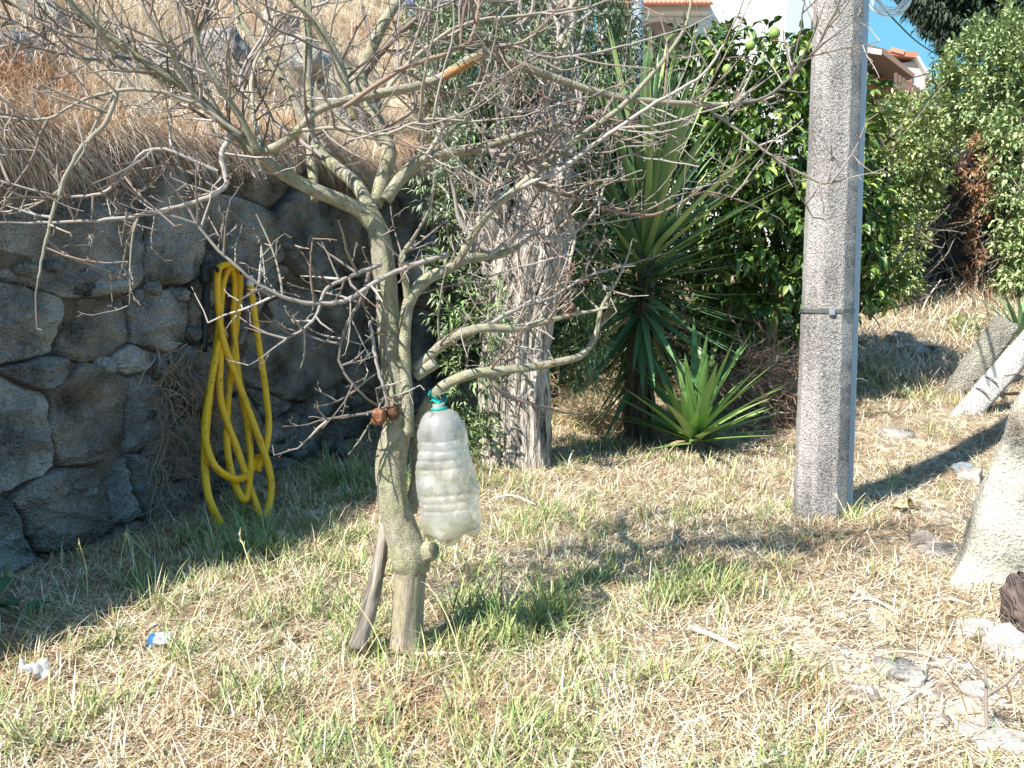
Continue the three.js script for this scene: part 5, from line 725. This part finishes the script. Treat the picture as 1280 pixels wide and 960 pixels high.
// right of the pole: the dark wall and what grows over it
{
  const D = 13, t0 = base('dark_wall', P(1180, 390, D), 'dark weathered wall streaked with stains behind the climbing plants at right', 'wall');
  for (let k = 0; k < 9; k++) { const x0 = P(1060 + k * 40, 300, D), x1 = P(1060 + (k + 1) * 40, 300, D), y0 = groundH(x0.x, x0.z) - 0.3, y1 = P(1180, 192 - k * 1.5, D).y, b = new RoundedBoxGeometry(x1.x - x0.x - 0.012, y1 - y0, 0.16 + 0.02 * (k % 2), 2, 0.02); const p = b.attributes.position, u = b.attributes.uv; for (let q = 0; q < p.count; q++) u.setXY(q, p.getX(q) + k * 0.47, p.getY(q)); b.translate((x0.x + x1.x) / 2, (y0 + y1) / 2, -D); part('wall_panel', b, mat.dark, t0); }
  const iv = [[0.20, 0.27, 0.08], [0.30, 0.36, 0.12], [0.40, 0.45, 0.18], [0.13, 0.20, 0.07], [0.44, 0.46, 0.20]];
  shrub('climbing_shrub', 'yellow-green climber mounded over the wall just right of the concrete pole', 'shrub', P(1120, 400, 12.2), [lobe(1122, 168, 12.6, 46, 42, 0.6), lobe(1110, 230, 12.2, 52, 70, 0.6), lobe(1142, 215, 12.3, 36, 56, 0.5), lobe(1112, 300, 12.1, 40, 50, 0.5), lobe(1138, 268, 12.3, 24, 26, 0.4), lobe(1110, 345, 12, 34, 34, 0.4)], 81, 1150, 18, 0.16, 0.07, 0.034, iv);
  shrub('citrus_sapling', 'low shrub with big bright green leaves tucked behind the right edge of the pole', 'shrub', P(1088, 400, 8.6), [lobe(1092, 270, 8.6, 18, 30, 0.3), lobe(1090, 350, 8.5, 20, 26, 0.3)], 82, 40, 12, 0.14, 0.13, 0.05, [[0.16, 0.26, 0.05], [0.26, 0.34, 0.07], [0.09, 0.16, 0.04]]);
  shrub('pale_tree', 'tall pale green leafy tree filling the right edge under the conifer', 'tree', P(1260, 420, 14), [lobe(1250, 90, 14, 60, 70, 0.9), lobe(1222, 115, 13.8, 46, 56, 0.8), lobe(1290, 160, 14, 60, 90, 0.9), lobe(1240, 190, 13.8, 46, 56, 0.8), lobe(1264, 210, 12.6, 28, 44, 0.4), lobe(1270, 275, 12.5, 32, 46, 0.4), lobe(1278, 335, 12.4, 34, 40, 0.4), lobe(1330, 120, 14.4, 70, 120, 0.9), lobe(1246, 180, 13, 26, 30, 0.4)], 83, 2100, 17, 0.19, 0.095, 0.046, [[0.24, 0.32, 0.13], [0.34, 0.41, 0.18], [0.17, 0.25, 0.10], [0.42, 0.47, 0.23]], { stems: 2 });
  shrub('dead_climber', 'rust-brown dead climber hanging down the dark wall at right', 'creeper', P(1216, 390, 12.6), [lobe(1216, 215, 12.7, 15, 40, 0.25), lobe(1217, 260, 12.7, 14, 40, 0.2), lobe(1215, 320, 12.7, 10, 14, 0.2), lobe(1213, 362, 12.6, 12, 18, 0.2)], 84, 120, 16, 0.13, 0.10, 0.02, [[0.34, 0.17, 0.09], [0.42, 0.24, 0.12], [0.26, 0.13, 0.08]], { wide: 0.5 });
  shrub('ground_shrub', 'small light green bush at the dark wall foot left of the lichen stone post', 'shrub', P(1200, 455, 10.6), [lobe(1200, 430, 10.6, 20, 30, 0.25), lobe(1212, 412, 10.8, 14, 20, 0.2)], 85, 50, 14, 0.12, 0.09, 0.022, [[0.22, 0.30, 0.08], [0.32, 0.38, 0.14]], { wide: 0.5 });
  // conifer
  const tc = base('conifer', P(1230, 420, 19), 'dark conifer with drooping sprays overhanging the top right corner', 'tree'); part('trunk', barkTrunk([[1262, 430, 14, 19], [1262, 200, 12, 19], [1260, -60, 9, 19], [1258, -260, 4, 19]], 14, 20, 3, 0.3), mat.root, tc);
  const f = new Soup(true); crown(f, 91, [lobe(1180, -8, 18.6, 40, 28, 0.9), lobe(1205, 8, 18.5, 44, 34, 0.9), lobe(1215, 20, 18.4, 46, 34, 0.9), lobe(1185, 30, 18.6, 22, 26, 0.6), lobe(1200, 52, 18.6, 18, 22, 0.5), lobe(1260, 0, 18.6, 60, 40, 1.0), lobe(1300, 20, 18.8, 60, 50, 1.0), lobe(1240, -70, 19, 110, 60, 1.2), lobe(1250, -160, 19, 80, 70, 1.1)], 1700, 34, 0.26, 0.17, 0.04, [[0.02, 0.04, 0.02], [0.035, 0.06, 0.028], [0.05, 0.085, 0.04], [0.03, 0.05, 0.03]], { droop: 0.9, wide: 0.5 }); part('crown', f.geo(), std({ vertexColors: true, roughness: 0.7, side: THREE.DoubleSide }), tc).userData.kind = 'stuff';
  // strap-leaved plant by the edge
  const r = rng(95), fp = P(1276, 425, 9.8), ts = base('strap_leaved_plant', fp, 'clump of long arching green strap leaves at the right edge above the leaning posts', 'plant');
  for (let k = 0; k < 26; k++) { const s = new Soup(); s.blade(fp.x, fp.y, fp.z, r() * 6.3, 0.55 + 0.35 * r(), 0.075, 0.15 + 0.8 * r(), 0.5 + 0.7 * r(), pick(r, [[0.16, 0.28, 0.12], [0.10, 0.20, 0.09], [0.24, 0.34, 0.16]]), 6, 0.3); part('leaf', s.geo(), mat.yucca, ts); }
  const s = new Soup(); [[[1130, 470, 11], [1166, 412, 11.3], [1176, 386, 11.4]], [[1164, 420, 11.2], [1188, 396, 11.3], [1208, 376, 11.4]], [[1150, 395, 11.6], [1160, 372, 11.8], [1176, 350, 12]]].forEach((l) => s.tube(...spline(l.map((q) => P(...q)), [0.016, 0.012, 0.008], 8), 7, C(0.5, 0.42, 0.34), 0.2)); tag(part('dead_canes', s.geo(), mat.twig), 'few bare bleached canes leaning against the foot of the dark wall', 'canes', null, 'stuff');
}
// ---------------------------------------------------------------- buildings, post, wires
const boxPx = (x0, y0, x1, y1, d, depth) => { const a = P(x0, y0, d), b = P(x1, y1, d), g = new THREE.BoxGeometry(b.x - a.x, a.y - b.y, depth), p = g.attributes.position, u = g.attributes.uv; for (let k = 0; k < p.count; k++) u.setXY(k, p.getX(k) + p.getZ(k), p.getY(k)); g.translate((a.x + b.x) / 2, (a.y + b.y) / 2, -d - depth / 2); return g; };
{
  const D = 18, t = base('white_house', P(890, 300, D), 'white rendered house with a red tiled eave and arched opening beyond the citrus tree', 'house');
  // front wall with an arched opening cut through
  const a = P(748, 300, D), b = P(1016, -70, D), sh = new THREE.Shape([[a.x, a.y - 1], [b.x, a.y - 1], [b.x, b.y], [a.x, b.y]].map(([x, y]) => new THREE.Vector2(x, y))), h = new THREE.Path(), c = P(826, 62, D), R = M(38, D); h.moveTo(c.x - R, c.y - 2.4); h.lineTo(c.x - R, c.y); h.absarc(c.x, c.y, R, PI, 0, true); h.lineTo(c.x + R, c.y - 2.4); h.closePath(); sh.holes.push(h);
  const g = new THREE.ExtrudeGeometry(sh, { depth: 0.3, bevelEnabled: false, curveSegments: 24 }); g.translate(0, 0, -D - 0.3); part('wall', g, mat.white, t);
  part('porch_back_wall', boxPx(748, -60, 1016, 320, D + 1.8, 0.25), mat.cream, t);
  part('side_wall', (() => { const g2 = new THREE.BoxGeometry(0.3, 6, 5); g2.translate(b.x - 0.15, b.y - 3, -D - 0.3 - 2.5); return g2; })(), mat.white, t);
  part('corner_pilaster', boxPx(986, -66, 1004, 320, D - 0.06, 0.06), mat.steel.clone(), t).material.setValues({ metalness: 0, color: C(0.42, 0.46, 0.5), roughness: 0.9 });
  part('fascia', boxPx(744, 6, 888, 14, D - 0.32, 0.3), mat.white, t);
  const roof = local('roof', new THREE.BufferGeometry(), mat.tile, t); const rows = []; // barrel tiles along the eave and up the slope
  const e0 = P(744, 4, D - 0.45), e1 = P(890, 4, D - 0.45), n = 26; roof.geometry = (() => { const s = new RoundedBoxGeometry(e1.x - e0.x, 0.05, 3.6, 2, 0.02); s.rotateX(0.42); s.translate((e0.x + e1.x) / 2 - t.position.x, e0.y + 0.72 - t.position.y, e0.z - 1.64 - t.position.z); return s; })();
  const tg = new THREE.CylinderGeometry(0.058, 0.05, 0.42, 12, 1, false, 0, PI); tg.rotateY(-PI / 2); tg.rotateX(-PI / 2 + 0.42);
  for (let k = 0; k < n; k++) for (let j = 0; j < 4; j++) { const m = local('roof_tile', tg, mat.tile, roof); m.position.set(mixn(e0.x, e1.x, (k + 0.5) / n) - t.position.x, e0.y + 0.03 + 0.155 * j - t.position.y, e0.z - 0.1 - 0.35 * j - t.position.z); }
  const q = P(797, 0, 15.5), mp = new THREE.CylinderGeometry(M(7, 15.5), M(7, 15.5), 6, 14); mp.translate(q.x, P(797, 66, 15.5).y - 0.4, q.z); const bp = base('metal_post', q, 'pale grey metal post standing before the white house above the tall yucca', 'post'); part('tube', mp, mat.pipe, bp); const cap = new THREE.CylinderGeometry(M(8.5, 15.5), M(8.5, 15.5), 0.08, 14); cap.translate(q.x, P(797, 66, 15.5).y + 2.64, q.z); part('cap', cap, mat.pipe, bp);
  // blue sheet-metal shed roof behind the bank's end
  const D4 = 14, bl = base('blue_tank', P(520, 60, D4), 'dark blue round tank half hidden above the end of the grassy bank', 'tank'), bc = P(522, -30, D4), cy = new THREE.CylinderGeometry(M(40, D4), M(40, D4), M(116, D4), 40), pp = cy.attributes.position; cy.translate(bc.x, bc.y, bc.z); part('shell', cy, mat.blue, bl);
  const hb = base('tank_stand', P(522, 60, D4), 'grey masonry block carrying the blue tank', 'stand'); part('block', (() => { const y0 = groundH(bc.x, bc.z) - 0.2, y1 = bc.y - M(58, D4), g2 = new RoundedBoxGeometry(M(90, D4), y1 - y0, M(90, D4), 3, 0.02); g2.translate(bc.x, (y0 + y1) / 2, bc.z); return g2; })(), mat.concrete, hb);
}
{
  const D = 30, t = base('brick_house', P(1110, 200, D), 'dark-eaved house with bare orange brick showing through the gap right of the pole', 'house');
  part('wall', boxPx(1040, 96, 1132, 260, D, 4), mat.brick, t);
  // a lean-to roof falling to the right
  const plate = (list, d0, d1, m, name, th = 0.12) => { const f = list.map(([x, y]) => P(x, y, d0)), s = new THREE.Shape(f.map((p) => new THREE.Vector2(p.x, p.y))), g = new THREE.ExtrudeGeometry(s, { depth: d1 - d0, bevelEnabled: false }); g.translate(0, 0, -d1); return part(name, g, m, t); };
  plate([[1040, 50], [1092, 57], [1106, 61], [1144, 93], [1142, 97], [1104, 68], [1040, 58]], D - 1.2, D + 4.6, std({ color: C(0.19, 0.13, 0.10), roughness: 0.9 }), 'roof');
  plate([[1040, 59], [1102, 68.5], [1102, 62], [1040, 52]], D - 1.26, D - 1.21, std({ color: C(0.75, 0.72, 0.68) }), 'fascia_board');
  const cb = std({ color: C(0.09, 0.09, 0.10), roughness: 0.25 }); part('window', boxPx(1120, 99, 1130, 112, D - 0.05, 0.05), cb, t);
  const t2 = base('gabled_house', P(1140, 200, 36), 'pale gabled house with red roof tiles behind the brick house', 'house'), D2 = 36;
  const gb = [[1098, 300], [1098, 78], [1122, 79], [1144, 77], [1161, 106], [1161, 300]].map(([x, y]) => P(x, y, D2)), g = new THREE.ExtrudeGeometry(new THREE.Shape(gb.map((p) => new THREE.Vector2(p.x, p.y))), { depth: 5, bevelEnabled: false }); g.translate(0, 0, -D2 - 5); part('wall', g, mat.cream, t2);
  const strip = (x0, y0, x1, y1, wpx, z0, z1, m, name) => { const a = P(x0, y0, D2), b = P(x1, y1, D2), L = hypot(b.x - a.x, b.y - a.y), g2 = new THREE.BoxGeometry(L, M(wpx, D2), z1 - z0); g2.rotateZ(Math.atan2(b.y - a.y, b.x - a.x)); g2.translate((a.x + b.x) / 2, (a.y + b.y) / 2, -D2 - (z0 + z1) / 2); return part(name, g2, m, t2); };
  strip(1143, 73, 1164, 108, 3, -0.3, 5.2, mat.white, 'verge_board'); strip(1100, 66, 1144, 71, 6, -0.25, 5, mat.tile, 'roof'); strip(1110, 64, 1126, 68, 5, -0.3, -0.27, std({ color: C(0.6, 0.3, 0.2) }), 'ridge_tiles'); part('window', boxPx(1137, 97, 1142, 103, D2 - 0.04, 0.03), std({ color: C(0.12, 0.13, 0.15), roughness: 0.3 }), t2); part('gutter', boxPx(1152, 107, 1162, 109, D2 - 0.34, 0.12), mat.white, t2);
  // slatted fence running down from the houses
  const tf = base('slat_fence', P(1150, 120, 26), 'brown slatted fence sloping down to the right in front of the far houses', 'fence'), fm = std({ color: C(0.17, 0.11, 0.10) });
  for (let k = 0; k < 16; k++) { const x = 1120 + k * 4.6, y = 99 + (x - 1132) * 0.66, p = P(x, y, 26), g3 = new THREE.BoxGeometry(M(3.4, 26), M(20, 26), 0.03); g3.translate(p.x, p.y - M(10, 26), p.z); part('slat', g3, fm, tf); }
  for (const o of [2, 16]) { const a = P(1118, 90 + o, 26.05), b = P(1192, 139 + o, 26.05), L = hypot(b.x - a.x, b.y - a.y), g4 = new THREE.BoxGeometry(L, 0.05, 0.04); g4.rotateZ(Math.atan2(b.y - a.y, b.x - a.x)); g4.translate((a.x + b.x) / 2, (a.y + b.y) / 2, -26.06); part('rail', g4, fm, tf); }
  part('footing', (() => { const a = P(1112, 130, 26.2), b = P(1200, 150, 26.2), g5 = new THREE.BoxGeometry(b.x - a.x, 3, 0.2); g5.translate((a.x + b.x) / 2, a.y - 1.7, -26.2); return g5; })(), mat.dark, tf);
  // scrub on the rise before them
  shrub('scrub', 'grey-green scrub below the slatted fence above the dark wall', 'shrub', P(1190, 200, 17), [lobe(1180, 165, 17, 26, 30, 0.6), lobe(1205, 160, 17, 24, 26, 0.6), lobe(1160, 168, 17.5, 30, 18, 0.6)], 99, 130, 15, 0.22, 0.11, 0.04, [[0.16, 0.2, 0.12], [0.22, 0.26, 0.16], [0.12, 0.16, 0.09]]);
  // wires from the pole's head
  const wire = (list, d0, d1, r, label) => { const pts = list.map(([x, y], k) => P(x, y, mixn(d0, d1, k / (list.length - 1)))), s = new Soup(); s.tube(...spline(pts, pts.map(() => r), 20), 6, C(1, 1, 1)); tag(part('overhead_wire', s.geo(), mat.black), label, 'wire'); };
  wire([[1090, -40], [1119, 0], [1131, 15], [1156, 40], [1186, 55], [1240, 72]], 5.5, 20, 0.013, 'thickest of the dark overhead wires crossing the gap of blue sky');
  wire([[1080, -20], [1096, 0], [1117, 24], [1150, 55], [1184, 74], [1240, 96]], 5.5, 20, 0.010, 'lower thin overhead wire sagging under the thickest one toward the pale tree');
  wire([[1100, 102], [1140, 97], [1172, 88], [1200, 80]], 29, 22, 0.018, 'short faint wire running from the gabled house to the pale tree');
  const s = new Soup(), r = rng(5), cc = P(1114, -6, 5.2); for (let k = 0; k < 13; k++) { const R = M(15 + 12 * r(), 5.2), L = [], ox = sgn(r) * 0.012, oy = sgn(r) * 0.012, th = sgn(r) * 0.35; for (let j = 0; j <= 30; j++) { const a = j / 30 * 2 * PI; L.push(V(cc.x + ox + R * cos(a), cc.y + oy + R * 0.95 * sin(a), cc.z + R * sin(a + 0.7) * th)); } s.tube(L, L.map(() => 0.0026), 5, C(0.80, 0.82, 0.84)); }
  tag(part('cable_coil', s.geo(), mat.twig), 'coil of thin white cable hanging in the air beside the top of the pole', 'cable coil');
}
renderer.render(scene, camera);
